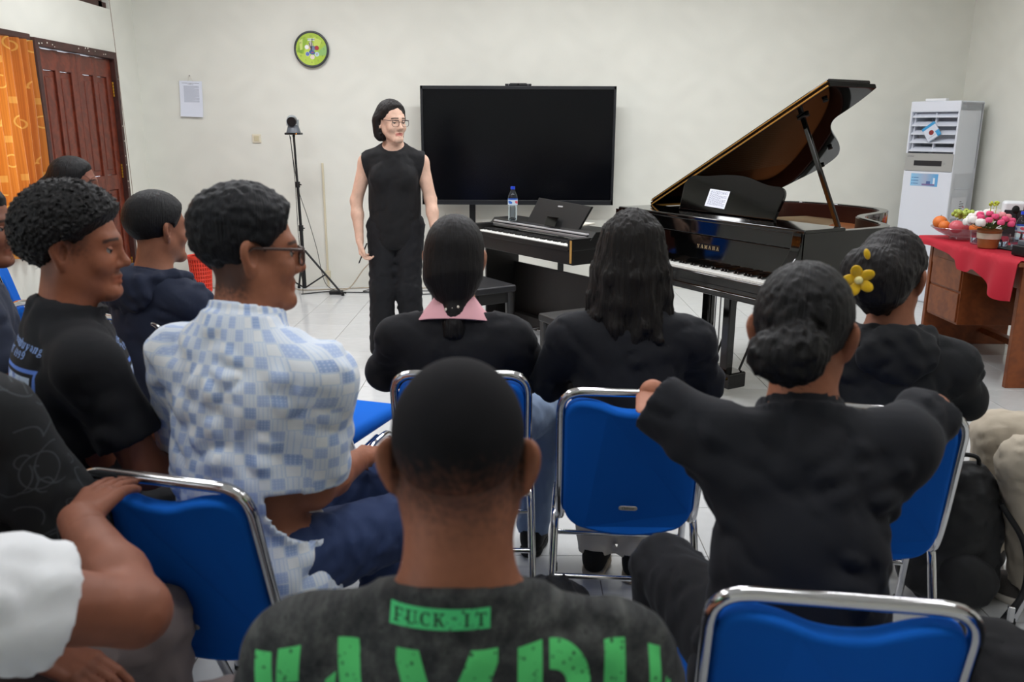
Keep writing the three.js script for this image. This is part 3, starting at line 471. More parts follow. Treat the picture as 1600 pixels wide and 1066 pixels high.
// ------------------------------------------------------------------ grand piano
{
  const PX = 0.929, PZ = -4.484, phi = -1.046, W = 0.722;
  const t = thing('grand_piano', 'glossy black grand piano with its lid propped open', 'grand piano', [PX, 0, PZ], phi);
  const E = MT.ebony, yTop = 0.985, yBot = 0.66;
  // plan outline, x to the treble side, y = -z (towards the tail)
  const plan = (o = 0, y0 = 0.05) => { const s = new THREE.Shape(); s.moveTo(-W + o, y0); s.lineTo(W - o, y0); s.lineTo(W - o, 0.56); s.bezierCurveTo(W - o, 0.85, 0.36 - o, 0.83, 0.27 - o, 1.06); s.bezierCurveTo(0.2 - o, 1.24, 0.22 - o, 1.56 - o, -0.2, 1.58 - o); s.bezierCurveTo(-0.5, 1.6 - o, -W + o, 1.52 - o, -W + o, 1.3); s.closePath(); return s; };
  const flat = (shape, h, y, bev = 0.004) => { const g = ext(shape, h, bev, 2, 28); g.rotateX(-Math.PI / 2); g.translate(0, y, 0); return g; };
  // rim wall: outline minus inner outline
  const rimS = plan(0, 0.28); const hole = plan(0.045, 0.2).getPoints(28); // open at the front: the inside runs forward
  const rim = new THREE.Shape(); const o = plan(0, 0.05).getPoints(28).slice(1), inn = plan(0.045, 0.05).getPoints(28).slice(1);
  // U shaped wall: treble front -> tail -> bass front and back along the inside
  const cleaned = o.filter((p, i) => !i || p.distanceTo(o[i - 1]) > 1e-4); const ci = inn.filter((p, i) => !i || p.distanceTo(inn[i - 1]) > 1e-4);
  const U = []; for (const p of cleaned) if (!(Math.abs(p.x + W) < 1e-6 && Math.abs(p.y - 0.05) < 1e-6)) U.push([p.x, p.y]); U.push([-W, 0.05]); U.push([-W + 0.045, 0.05]); for (const p of ci.slice().reverse()) if (!(Math.abs(p.x + W - 0.045) < 1e-6 && Math.abs(p.y - 0.05) < 1e-6)) U.push([p.x, p.y]);
  part('rim', flat(poly(U), yTop - yBot, yBot), E, t);
  part('bottom_board', flat(plan(0.03, 0.02), 0.02, yBot - 0.005, 0.002), MT.ebonySatin, t);
  const innerM = mat('#34150d', 0.35);
  const inner = plan(0.05, 0.3).getPoints(28), inA = inner.slice(1).filter((p, i) => !i || p.distanceTo(inner[i]) > 1e-4).map(p => [p.x, p.y]), inB = plan(0.056, 0.3).getPoints(28).slice(1).map(p => [p.x, p.y]).reverse();
  part('inner_rim', flat(poly([...inA, ...inB]), 0.13, 0.85, 0.001), innerM, t);
  part('soundboard', flat(plan(0.05, 0.3), 0.008, 0.83, 0.001), mat('#3c2010', 0.45), t);
  // cast plate with struts, strings, dampers
  const pl = part('iron_plate', [flat(plan(0.075, 0.42), 0.012, 0.862, 0.004), ...[[-0.45, -0.5], [-0.15, 0.1], [0.15, 0.2], [0.45, 0.42]].map(([a, b]) => rod([a, 0.885, -0.42], [b * 0.5 - 0.1, 0.885, -1.35 + Math.abs(b) * 1.2], 0.014, 8)), flat(poly([[-0.62, 0.3], [0.66, 0.3], [0.66, 0.46], [-0.62, 0.5]]), 0.02, 0.885, 0.008)], mat('#9a5a2c', 0.4, { metalness: 0.5 }), t);
  const st = []; for (let k = 0; k < 60; k++) { const x = -0.6 + k * 0.0207; st.push(rod([x, 0.908, -0.46], [x * 0.62 - 0.12, 0.9, -0.7 - 0.75 * sstep(0.66, -0.3, x)], 0.0012, 4)); }
  part('strings', st, mat('#c9b89a', 0.3, { metalness: 1 }), pl).userData.kind = 'stuff';
  for (let k = 0; k < 36; k++) part('damper', rb(0.011, 0.022, 0.03, -0.56 + k * 0.027, 0.925, -0.58 - 0.05 * sstep(0.5, -0.5, -0.56 + k * 0.027), 0.002, 1), k % 1 ? E : mat('#d9d4cc', 0.6), pl);
  part('felt_strip', rb(1.1, 0.006, 0.03, -0.05, 0.912, -0.52, 0.002), mat('#a5182c', 0.9), pl);
  // arms and keybed, fallboard, shelf
  for (const s of [-1, 1]) part('arm', (() => { const sh = new THREE.Shape(); sh.moveTo(0.06, 0.66); sh.lineTo(-0.04, 0.66); sh.lineTo(-0.04, 0.78); sh.quadraticCurveTo(-0.035, 0.82, 0.0, 0.86); sh.quadraticCurveTo(0.04, 0.9, 0.04, yTop); sh.lineTo(0.3, yTop); sh.lineTo(0.3, 0.66); const g = ext(sh, 0.05, 0.006, 3); g.rotateY(Math.PI / 2); g.translate(s > 0 ? W - 0.056 : -W + 0.006, 0, 0); return g; })(), E, t);
  part('key_bed', [rb(1.42, 0.07, 0.3, 0, 0.655, -0.12, 0.006), rb(1.44, 0.03, 0.05, 0, 0.64, 0.02, 0.006)], E, t);
  part('key_slip', rb(1.32, 0.05, 0.024, 0, 0.70, 0.02, 0.006), E, t);
  for (const s of [-1, 1]) part('key_block', rb(0.055, 0.07, 0.17, s * 0.645, 0.72, -0.08, 0.006), E, t);
  keyboard(t, 52, 1.23, 0.145, 0.735, 0.0, E);
  const fb = part('fallboard', (() => { const g = rb(1.33, 0.16, 0.022, 0, 0.08, 0, 0.006); g.rotateX(-0.03); g.translate(0, 0.735, -0.155); return g; })(), E, t);
  const nameTex = canvasTex(512, 96, (x, w, h) => { x.fillStyle = '#040404'; x.fillRect(0, 0, w, h); x.fillStyle = '#cdb88a'; x.font = 'bold 74px serif'; x.textAlign = 'center'; x.textBaseline = 'middle'; ['Y', 'A', 'M', 'A', 'H', 'A'].forEach((c, i) => x.fillText(c, 46 + i * 84, h / 2 + 4)); });
  const ng = new THREE.PlaneGeometry(0.185, 0.034); ng.rotateX(-0.03); ng.translate(-0.02, 0.832, -0.1462); part('name_lettering', ng, mat('#ffffff', 0.25, { map: nameTex }), fb);
  part('front_shelf', [rb(2 * W - 0.005, 0.024, 0.285, 0, yTop + 0.006, -0.15 - 0.045, 0.008, 3)], E, t);   // folded front flap lies on the shelf edge
  part('shelf_front_rail', [rb(1.34, 0.075, 0.02, 0, 0.945, -0.075, 0.005)], E, t);
  part('pin_block_cover', rb(1.33, 0.012, 0.14, 0, 0.975, -0.36, 0.003), E, t);
  // music desk
  const md = new THREE.Shape(); md.moveTo(-0.36, 0); md.lineTo(0.36, 0); md.lineTo(0.375, 0.1); md.quadraticCurveTo(0.385, 0.165, 0.33, 0.17); md.bezierCurveTo(0.2, 0.165, 0.16, 0.215, 0, 0.215); md.bezierCurveTo(-0.16, 0.215, -0.2, 0.19, -0.31, 0.2); md.quadraticCurveTo(-0.38, 0.19, -0.38, 0.13); md.closePath();
  part('music_desk', (() => { const g = ext(md, 0.014, 0.004, 3, 20); g.rotateX(-0.34); g.translate(-0.02, 1.005, -0.26); return g; })(), E, t);
  // lid, hinged on the bass side
  const al = 0.475, flap = 0.318, lidS = (() => { const s = new THREE.Shape(); s.moveTo(0, 0); s.lineTo(2 * W, 0); s.lineTo(2 * W, 0.326); s.quadraticCurveTo(1.3, 0.37, 1.17, 0.373); s.bezierCurveTo(1.08, 0.38, 1.0, 0.5, 0.935, 0.6); s.bezierCurveTo(0.87, 0.7, 0.8, 0.82, 0.7, 0.906); s.bezierCurveTo(0.62, 0.97, 0.5, 0.985, 0.35, 0.955); s.bezierCurveTo(0.2, 0.93, 0, 0.92, 0, 0.8); s.closePath(); return s; })();
  const lid = new THREE.Group(); lid.name = 'lid'; lid.position.set(-W, yTop + 0.012, -flap); lid.rotation.z = al; t.add(lid);
  part('lid_board', flat(lidS, 0.016, 0.004, 0.004), mat('#040404', 0.05, { specularIntensity: 0.45 }), lid);
  const fg = rb(2 * W, 0.018, 0.3, W, 0.036, -0.155, 0.006); part('folded_front_flap', fg, E, lid);
  part('edge_moulding', [rb(2 * W - 0.01, 0.008, 0.006, W, 0.008, 0.0045, 0.002), rb(2 * W - 0.01, 0.006, 0.006, W, 0.03, 0.0045, 0.002)], MT.gold, lid);
  part('hinge_strip', rb(0.012, 0.014, 0.78, 0.004, 0.0, -0.41, 0.003), MT.gold, lid);
  for (const [x, z] of [[1.33, -0.09], [1.18, -0.12], [0.8, -0.72], [0.55, -0.93]]) part('rubber_button', cyl(0.014, 0.012, 0.012, x, -0.006, z, 12), MT.rubber, lid);
  // prop stick from rim to the lid underside
  const cs = Math.cos(al), sn = Math.sin(al);
  part('prop_stick', (() => { const a = V(W - 0.035, yTop - 0.02, -0.34), b = V(-W + 1.161 * cs, yTop + 1.161 * sn, -flap - 0.115); const d = b.clone().sub(a), Ln = d.length(); const g = rb(0.026, Ln, 0.016, 0, Ln / 2, 0, 0.004); g.applyQuaternion(new THREE.Quaternion().setFromUnitVectors(V(0, 1, 0), d.normalize())); g.translate(a.x, a.y, a.z); return g; })(), E, t);
  part('prop_socket', (() => { const g = rb(0.05, 0.012, 0.035, 0, 0, 0, 0.004); g.rotateZ(al); g.translate(-W + 1.161 * cs, yTop + 1.161 * sn + 0.004, -flap - 0.115); return g; })(), MT.ebonySatin, t);
  // legs with casters, pedal lyre
  for (const [x, z] of [[-0.6, -0.16], [0.6, -0.16], [-0.25, -1.32]]) { const g = new THREE.CylinderGeometry(0.085, 0.055, 0.56, 4); g.rotateY(Math.PI / 4); g.translate(x, 0.36, z); const l = part('leg', [g, rb(0.15, 0.04, 0.15, x, 0.635, z, 0.006)], E, t); const c = cyl(0.028, 0.028, 0.02, 0, 0, 0, 16); c.rotateZ(Math.PI / 2); c.translate(x, 0.03, z); part('caster', [c, cyl(0.02, 0.03, 0.05, x, 0.06, z)], MT.brass, l); }
  const ly = part('pedal_lyre', [rb(0.055, 0.5, 0.05, -0.085, 0.38, -0.24, 0.006), rb(0.055, 0.5, 0.05, 0.085, 0.38, -0.24, 0.006), rb(0.3, 0.035, 0.07, 0, 0.60, -0.24, 0.006), rb(0.34, 0.09, 0.13, 0, 0.1, -0.25, 0.01)], E, t);
  for (const x of [-0.075, 0, 0.075]) { part('pedal', rb(0.026, 0.01, 0.13, x, 0.085, -0.14, 0.005), MT.brass, ly); part('pedal_rod', rod([x * 0.5, 0.14, -0.25], [x * 0.5, 0.63, -0.25], 0.004, 6), MT.dullMetal, ly); }
  part('lyre_brace', [rod([-0.1, 0.1, -0.31], [-0.12, 0.64, -0.56], 0.007, 6), rod([0.1, 0.1, -0.31], [0.12, 0.64, -0.56], 0.007, 6)], MT.ebonySatin, ly);
  // sheet on the desk
  const sh = thing('printed_sheet', 'white printed sheet standing on the grand piano music desk', 'sheet', [0, 0, 0], 0);
  const stex = canvasTex(256, 256, (x, w, h) => { x.fillStyle = '#e4e8f4'; x.fillRect(0, 0, w, h); x.fillStyle = '#5a6078'; for (let r = 0; r < 15; r++) for (let i = 22; i < 235 - (r % 4 === 3 ? rnd() * 110 : 0);) { const l = 8 + rnd() * 22; x.fillRect(i, 22 + r * 14, Math.min(l, 236 - i), 5); i += l + 7; } });
  const sg = new THREE.PlaneGeometry(0.16, 0.1, 6, 6); sg.rotateZ(-0.04); sg.translate(0, 0.052, 0); sg.rotateX(-0.34);
  part('paper', sg, mat('#ffffff', 0.7, { map: stex, side: THREE.DoubleSide }), sh);
  const loc = V(-0.1, 1.035, -0.251).applyAxisAngle(V(0, 1, 0), phi); sh.position.set(PX + loc.x, loc.y, PZ + loc.z); sh.rotation.y = phi;
}
// ------------------------------------------------------------------ standing air conditioner
{
  const psi = -55 * D2R, W = 0.43, Dp = 0.38, H = 1.70;
  // front right corner at (3.617, -7.1)
  const ex = [Math.cos(psi), -Math.sin(psi)], nz = [Math.sin(psi), Math.cos(psi)];
  const cx = 3.617 - ex[0] * W / 2 - nz[0] * Dp / 2, cz = -7.1 - ex[1] * W / 2 - nz[1] * Dp / 2;
  const t = thing('air_conditioner', 'tall white standing air conditioner in the far right corner', 'air conditioner', [cx, 0, cz], psi);
  const wm = mat('#dfe3ec', 0.35), z = Dp / 2;
  part('cabinet', [rb(W, 1.13, Dp, 0, 0.565, 0, 0.02, 3), rb(W, H - 1.13, 0.06, 0, (H + 1.13) / 2, -z + 0.03, 0.02, 3), rb(0.018, H, Dp, -W / 2 + 0.009, H / 2, 0, 0.008), rb(0.018, H, Dp, W / 2 - 0.009, H / 2, 0, 0.008), rb(W, 0.09, Dp, 0, H - 0.045, 0, 0.012)], wm, t);
  { const g = cyl(0.09, 0.09, W - 0.04, 0, 0, 0, 24); g.rotateZ(Math.PI / 2); g.translate(0, 1.42, -0.03); part('blower_drum', g, mat('#c9ccd2', 0.5), t); }
  for (let k = 0; k < 5; k++) { const g = rb(W - 0.04, 0.008, 0.075, 0, 0, 0, 0.003); g.rotateX(0.5); g.translate(0, 1.305 + k * 0.07, z - 0.036); part('louvre', g, wm, t); }
  part('louvre_divider', [rb(0.012, 0.33, 0.03, 0, 1.44, z - 0.05, 0.003), rb(0.012, 0.33, 0.03, -W / 2 + 0.03, 1.44, z - 0.05, 0.003)], wm, t);
  const pt = canvasTex(512, 192, (x, w, h) => { x.fillStyle = '#a6a6a2'; x.fillRect(0, 0, w, h); x.fillStyle = '#6a6b6e'; for (let i = 0; i < 9; i++) x.fillRect(24 + i * 8, 30 - (i % 3), 6, 9); x.fillStyle = '#232427'; x.fillRect(100, 78, 300, 58); x.strokeStyle = '#8a8a88'; x.lineWidth = 3; x.beginPath(); x.arc(424, 107, 10, 0, 7); x.stroke(); });
  const pg = new THREE.PlaneGeometry(W - 0.012, 0.145); pg.translate(0, 1.198, z + 0.005); part('control_panel', [rb(W - 0.01, 0.147, 0.008, 0, 1.198, z, 0.003)], mat('#a6a6a2', 0.4), t); part('panel_face', pg, mat('#ffffff', 0.35, { map: pt }), t);
  const ad = canvasTex(256, 112, (x, w, h) => { const g = x.createLinearGradient(0, 0, w, 0); g.addColorStop(0, '#8cc8ec'); g.addColorStop(0.55, '#a9b4cc'); g.addColorStop(1, '#5aa6dc'); x.fillStyle = g; x.fillRect(0, 0, w, h); x.fillStyle = '#2c5a9a'; for (let r = 0; r < 3; r++) { x.fillRect(10, 34 + r * 26, 8, 8); x.fillRect(24, 35 + r * 26, 50, 5); } x.fillStyle = '#53699c'; x.fillRect(150, 66, 38, 36); x.fillStyle = '#dfe8f4'; x.fillRect(212, 36, 18, 64); x.fillStyle = '#7b6b98'; x.fillRect(110, 90, 120, 14); });
  const ag = new THREE.PlaneGeometry(0.24, 0.105); ag.translate(-0.02, 1.05, z + 0.0012); part('advert_sticker', ag, mat('#ffffff', 0.3, { map: ad }), t);
  // stickers on the right side
  const sd = canvasTex(256, 256, (x, w, h) => { x.fillStyle = '#d8dae2'; x.fillRect(0, 0, w, h); x.fillStyle = '#3a3c42'; for (let i = 20; i < 120; i += 9) x.fillRect(i, 150, 3 + rnd() * 3, 90); for (let r = 0; r < 12; r++) { x.fillRect(140 + rnd() * 4, 30 + r * 16, 30 + rnd() * 50, 5); } x.fillStyle = '#d8a820'; x.beginPath(); x.moveTo(160, 240); x.lineTo(176, 212); x.lineTo(192, 240); x.fill(); x.fillStyle = '#c24040'; x.fillRect(200, 70, 30, 6); });
  const sg = new THREE.PlaneGeometry(0.24, 0.3); sg.rotateY(Math.PI / 2); sg.translate(W / 2 + 0.0012, 0.76, 0.03); part('side_sticker', sg, mat('#ffffff', 0.5, { map: sd }), t);
  part('side_handle', rb(0.004, 0.008, 0.24, W / 2 + 0.001, 0.98, 0.0, 0.002), mat('#c6cad4', 0.5), t);
  const tp = thing('white_remote', 'flat white remote lying on top of the air conditioner', 'remote', [cx - 0.04, H, cz], psi); part('remote_body', rb(0.18, 0.022, 0.05, 0, 0.011, 0.1, 0.006), MT.white, tp);
  const tg = canvasTex(128, 128, (x, w, h) => { x.fillStyle = '#d2d8e4'; x.fillRect(0, 0, w, h); x.fillStyle = '#3e9ad0'; x.fillRect(0, 0, w, 26); x.fillRect(96, 80, 32, 48); x.fillStyle = '#8a3030'; x.beginPath(); x.ellipse(64, 72, 22, 20, 0, 0, 7); x.fill(); x.fillStyle = '#b8bcc8'; x.fillRect(20, 100, 70, 6); });
  const hs = thing('air_freshener_sachet', 'small blue and white sachet hung askew on the louvres', 'sachet', [cx, 0, cz], psi); const g = rb(0.125, 0.13, 0.02, 0, 0, 0, 0.009, 3); const q = uvBox(g); const qu = q.attributes.uv, qp = q.attributes.position; for (let i = 0; i < qp.count; i++) qu.setXY(i, 0.5 + qp.getX(i) / 0.125, 0.5 + qp.getY(i) / 0.13); q.rotateZ(0.62); q.translate(0.0, 1.45, z + 0.012); part('sachet', q, mat('#ffffff', 0.35, { map: tg }), hs);
}
// ------------------------------------------------------------------ desk with red cloth
{
  const X0 = 2.79, X1 = 3.46, Z0 = -5.79, Z1 = -4.62, H = 0.75;
  const t = thing('desk', 'brown wooden desk with kneehole under the red cloth', 'desk', [0, 0, 0]);
  const wd = MT.deskWood, u = g => uvBox(g, 0.9);
  part('desk_top', u(rb(X1 - X0, 0.03, Z1 - Z0, (X0 + X1) / 2, H - 0.015, (Z0 + Z1) / 2, 0.004)), wd, t);
  part('end_panel', u(rb(0.6, H - 0.03, 0.035, X0 + 0.36, (H - 0.03) / 2, Z1 - 0.07, 0.004)), wd, t);
  part('end_panel', u(rb(0.6, H - 0.03, 0.035, X0 + 0.36, (H - 0.03) / 2, Z0 + 0.05, 0.004)), wd, t);
  part('front_rail', u(rb(0.025, 0.13, Z1 - Z0 - 0.15, X0 + 0.075, H - 0.1, (Z0 + Z1) / 2, 0.003)), wd, t);
  part('back_panel', u(rb(0.02, 0.42, Z1 - Z0 - 0.15, X0 + 0.6, 0.5, (Z0 + Z1) / 2, 0.003)), wd, t);
  const dr = part('drawer_cabinet', u(rb(0.48, 0.42, 0.4, X0 + 0.31, 0.44, Z0 + 0.28, 0.004)), wd, t);
  part('drawer_front', u(rb(0.012, 0.18, 0.38, X0 + 0.066, 0.54, Z0 + 0.28, 0.004)), wd, dr); part('drawer_front', u(rb(0.012, 0.19, 0.38, X0 + 0.066, 0.34, Z0 + 0.28, 0.004)), wd, dr);
  part('foot_bar', u(rb(0.06, 0.04, Z1 - Z0 - 0.12, X0 + 0.5, 0.1, (Z0 + Z1) / 2, 0.004)), wd, t);
  const lt = canvasTex(128, 48, (x, w, h) => { x.fillStyle = '#c9ccd4'; x.fillRect(0, 0, w, h); x.fillStyle = '#4a4e5a'; x.fillRect(12, 14, 12, 20); for (let i = 34; i < 114; i += 16) x.fillRect(i, 18, 11, 6); x.fillRect(34, 30, 70, 4); });
  const lg = new THREE.PlaneGeometry(0.11, 0.045); lg.rotateY(-Math.PI / 2); lg.translate(X0 + 0.061, 0.66, -5.12); part('inventory_tag', lg, mat('#ffffff', 0.5, { map: lt }), t);
  // cloth: draped sheet with thickness, corner hanging askew
  const nx = 34, nz = 70, P = []; const hang = z => 0.075 + 0.03 * Math.sin((z + 5.3) * 5) + 0.16 * sstep(-5.05, -4.68, z) + 0.05 * sstep(-5.25, -5.2, z) * sstep(-5.0, -5.15, z);
  const geo = new THREE.BufferGeometry(), pos = [], idx = [], th = 0.003;
  for (const off of [0, th]) for (let j = 0; j <= nz; j++) for (let i = 0; i <= nx; i++) {
    const z = lerp(Z0 - 0.012, Z1 + 0.012, j / nz), h = hang(z), s = i / nx * (h + (X1 - X0)) - h; // s<0 hangs over the left edge
    let x, y; if (s < 0) { x = X0 - 0.012 - off - 0.012 * (1 + Math.sin(z * 26)) * (-s / 0.12); y = H + 0.004 + s; } else { x = X0 + s - 0.012 * (1 - Math.min(1, s / 0.05)); y = H + 0.003 + off + 0.003 * (noise3(x * 6, z * 6, 4) + 0.6) * (s > 0.01 ? 1 : 0); }
    pos.push(x, y, z);
  }
  const N = (nx + 1) * (nz + 1); for (let j = 0; j < nz; j++) for (let i = 0; i < nx; i++) { const a = j * (nx + 1) + i, b = a + 1, c = a + nx + 1, d = c + 1; idx.push(N + a, N + c, N + b, N + b, N + c, N + d, a, b, c, b, d, c); }
  geo.setAttribute('position', new THREE.Float32BufferAttribute(pos, 3)); geo.setIndex(idx); geo.computeVertexNormals();
  MT.redCloth.side = THREE.DoubleSide; one('table_cloth', geo, MT.redCloth, 'red cloth draped over the brown desk', 'tablecloth');
  const Y = H + 0.011;
  // fruit plate
  const fp = thing('fruit_plate', 'clear footed plate wrapped in film holding fruit', 'plate', [2.945, Y, -5.57]);
  part('dish', lathe([[0.0, 0.012], [0.06, 0.012], [0.06, 0.0], [0.065, 0.0], [0.07, 0.014], [0.15, 0.05], [0.185, 0.075], [0.185, 0.079], [0.148, 0.056], [0.06, 0.02], [0, 0.02]], 32), mat('#e4d8dc', 0.1, { transmission: 0.85, thickness: 0 }), fp);
  const orange = mat('#e0762a', 0.45, { bumpMap: plasterBump, bumpScale: 0.001 }), apple = mat('#d2606a', 0.3);
  const ball = (r, f = 0.92) => { const g = new THREE.SphereGeometry(r, 20, 14); g.scale(1, f, 1); return g; };
  for (const [n, c, x, y, z, r, l] of [['orange', orange, -0.1, 0.1, -0.09, 0.046, 'orange at the far end of the fruit plate'], ['orange', orange, -0.11, 0.085, -0.004, 0.037, 'orange in the middle front of the fruit plate'], ['orange', orange, 0.03, 0.085, 0.125, 0.042, 'orange at the near end of the fruit plate'], ['apple', apple, -0.075, 0.088, 0.08, 0.046, 'pink apple at the front of the fruit plate'], ['apple', apple, 0.06, 0.088, -0.03, 0.046, 'pink apple at the back of the fruit plate']]) {
    const o = thing(n, l, n, [2.945 + x, Y + y, -5.57 + z]); part('flesh', ball(r), c, o); part('stem', rod([0, r * 0.8, 0], [0.004, r * 1.06, 0], 0.002, 6), mat('#4a5a24', 0.8), o);
  }
  const gr = thing('grape_bunch', 'bunch of green grapes on top of the fruit plate', 'grapes', [2.945, Y, -5.57]); const gm = mat('#a9b84e', 0.25), gg = ball(0.0135, 1.1); for (let k = 0; k < 34; k++) { const o = part('grape', gg, gm, gr); o.position.set(rr(-0.05, 0.06), 0.14 + rr(0, 0.045), rr(-0.06, 0.06)); } part('stalk', rod([0, 0.14, 0], [0.02, 0.19, 0.0], 0.003, 6), mat('#6a6a2c', 0.8), gr);
  const wf = thing('white_net_fruit', 'pale net-wrapped fruit beside the grapes', 'fruit', [2.99, Y + 0.115, -5.46]); part('flesh', ball(0.05, 0.85), mat('#d9cfc0', 0.7), wf); for (let k = 0; k < 6; k++) { const g = new THREE.TorusGeometry(0.051, 0.003, 5, 24); g.rotateY(k * Math.PI / 6); g.scale(1, 0.85, 1); part('net_band', g, mat('#efe9e0', 0.7), wf); }
  // glass cup
  const cup = (l, x, z, s) => { const o = thing('plastic_cup', l, 'cup', [x, Y, z], 0, 'clear cups on the desk'); o.scale.setScalar(s); part('cup_wall', lathe([[0, 0.003], [0.028, 0], [0.03, 0.004], [0.036, 0.085], [0.034, 0.085], [0.028, 0.008], [0, 0.008]], 24), MT.clearPlastic, o); part('water', lathe([[0, 0.009], [0.0275, 0.009], [0.032, 0.07], [0, 0.07]], 24), MT.water, o); };
  cup('clear cup of water between the fruit plate and the flower pot', 2.905, -5.305, 1.05); cup('clear cup of water at right of the flower pot', 2.99, -5.15, 1.0); cup('clear cup of water before the water bottles', 2.985, -5.0, 0.95);
  // flower pot
  const fl = thing('flower_pot', 'brown pot with white ribbon and an artificial rose bouquet', 'flower pot', [2.882, Y, -5.12]);
  part('pot', lathe([[0, 0], [0.052, 0], [0.055, 0.006], [0.068, 0.105], [0.072, 0.11], [0.066, 0.115], [0.058, 0.1], [0, 0.098]], 32), mat('#9a5a2c', 0.5), fl);
  part('ribbon', lathe([[0.0615, 0.058], [0.0655, 0.06], [0.0685, 0.092], [0.0645, 0.094]], 32), mat('#d6cbb6', 0.7), fl);
  const petal = (r, m, x, y, z, pz) => { const gs = []; for (let k = 0; k < 9; k++) { const g = new THREE.SphereGeometry(r * (k < 4 ? 0.62 : 0.75), 10, 7); g.scale(0.85, 0.85, 0.4); g.translate(0, k < 4 ? r * 0.2 : 0, r * (k < 4 ? 0.35 : 0.55)); g.rotateY(k * 1.3 + pz); gs.push(g); } const gsm = new THREE.SphereGeometry(r * 0.6, 10, 8); gs.push(gsm); const o = part('rose', gs, m, fl); o.position.set(x, y, z); };
  const rw = mat('#e9e4e0', 0.8), rp = mat('#e0507c', 0.75), rl = mat('#ee9aa0', 0.8), lf = mat('#3f6a2a', 0.6, { side: THREE.DoubleSide });
  for (let k = 0; k < 26; k++) { const a = k * 2.39996, q = Math.sqrt((k + 0.5) / 26), el = q * 1.25, R = 0.12; const m = [rw, rp, rw, rl, rp][k % 5], r = m === rw ? 0.034 : 0.024; petal(r, m, R * 1.1 * Math.sin(el) * Math.cos(a), 0.125 + R * 0.75 * Math.cos(el), R * 1.1 * Math.sin(el) * Math.sin(a), a); }
  const leafG = (() => { const s = new THREE.Shape(); s.moveTo(0, 0); s.quadraticCurveTo(0.022, 0.03, 0, 0.075); s.quadraticCurveTo(-0.022, 0.03, 0, 0); const g = new THREE.ShapeGeometry(s, 6); const p = g.attributes.position; for (let i = 0; i < p.count; i++) p.setZ(i, -2.2 * p.getY(i) ** 2 + 8 * p.getX(i) ** 2); g.computeVertexNormals(); return g; })();
  for (let k = 0; k < 36; k++) { const o = part('leaf', leafG, lf, fl); const a = k * 2.4; o.position.set(0.06 * Math.cos(a), 0.115 + 0.02 * rnd(), 0.06 * Math.sin(a)); o.rotation.set(0, -a + Math.PI / 2, 0); o.rotateX(1.1 + 0.35 * rnd()); }
  for (let k = 0; k < 5; k++) { const x = rr(-0.05, 0.05), z = rr(-0.05, 0.05); part('sprig', [rod([x * 0.6, 0.15, z * 0.6], [x, 0.27, z], 0.0015, 5), ...[0, 1, 2].map(i => { const g = new THREE.SphereGeometry(0.007, 8, 6); g.translate(x + rr(-0.01, 0.01), 0.262 + i * 0.008, z + rr(-0.01, 0.01)); return g; })], mat('#b8c23c', 0.7), fl); }
  waterBottle('clear water bottle with blue cap on the desk, left of the pair', [3.055, Y, -5.09], 1.0); waterBottle('clear water bottle with blue cap on the desk, right of the pair', [3.105, Y, -5.03], 1.02);
  const sp = thing('white_speaker', 'white box speaker with black front behind the flowers', 'speaker', [3.34, Y, -5.69], -0.4); part('speaker_body', rb(0.13, 0.24, 0.12, 0, 0.12, 0, 0.02, 3), MT.white, sp); part('speaker_grille', rb(0.115, 0.18, 0.01, 0, 0.095, 0.058, 0.01), mat('#202226', 0.7), sp);
  const mo = thing('computer_monitor', 'black computer monitor cut off by the right edge', 'monitor', [3.30, Y, -5.41], -0.9); part('monitor_panel', rb(0.5, 0.32, 0.03, 0.2, 0.24, 0, 0.006), MT.ebonySatin, mo); part('monitor_stand', [rb(0.05, 0.12, 0.03, 0.2, 0.06, -0.02, 0.004), rb(0.2, 0.012, 0.15, 0.2, 0.006, -0.02, 0.004)], MT.blackPlastic, mo);
  const bt = thing('black_tray', 'flat black tray holding cups on the desk', 'tray', [3.04, Y + 0.001, -5.07], 0.1); part('tray_base', rb(0.2, 0.004, 0.3, 0, 0.002, 0, 0.002), MT.blackPlastic, bt);
  const bd = thing('black_device', 'small black boxy device at the right end of the desk', 'device', [2.95, Y, -4.79], 0.2); part('device_body', rb(0.16, 0.06, 0.12, 0, 0.03, 0, 0.008), MT.blackPlastic, bd); part('device_lid', rb(0.12, 0.03, 0.09, 0, 0.073, 0, 0.008), mat('#5a5e64', 0.4), bd);
  const mc = thing('gooseneck_microphone', 'small black gooseneck microphone behind the bottles', 'microphone', [3.2, Y, -5.38]); part('gooseneck', tube([[0, 0, 0], [0, 0.12, 0], [-0.02, 0.19, 0]], 0.005, 20, 6), MT.blackPlastic, mc); const mg = new THREE.SphereGeometry(0.022, 14, 10); mg.scale(1, 1.2, 1); mg.translate(-0.025, 0.21, 0); part('foam', mg, MT.rubber, mc); part('microphone_base', rb(0.07, 0.03, 0.07, 0, 0.015, 0, 0.008), MT.blackPlastic, mc);
}
// ------------------------------------------------------------------ bags on the floor
function sdBag(prims, k, h, pad = 0.06, nz = 0.006) { const F = field(prims, k); let mn = [9, 9, 9], mx = [-9, -9, -9]; for (const p of prims) for (const c of [p.a, p.b ?? p.a]) for (let i = 0; i < 3; i++) { const r = p.r ? p.r[i] : Math.max(p.ra, p.rb); mn[i] = Math.min(mn[i], c[i] - r); mx[i] = Math.max(mx[i], c[i] + r); } return toGeo(surfaceNets((x, y, z) => Math.max(F(x, y, z) + nz * noise3(x * 9, y * 14, z * 9) + nz * 0.5 * noise3(x * 30, y * 20, z * 30), -y + 0.002), mn.map(v => v - pad), mx.map(v => v + pad), h)); }
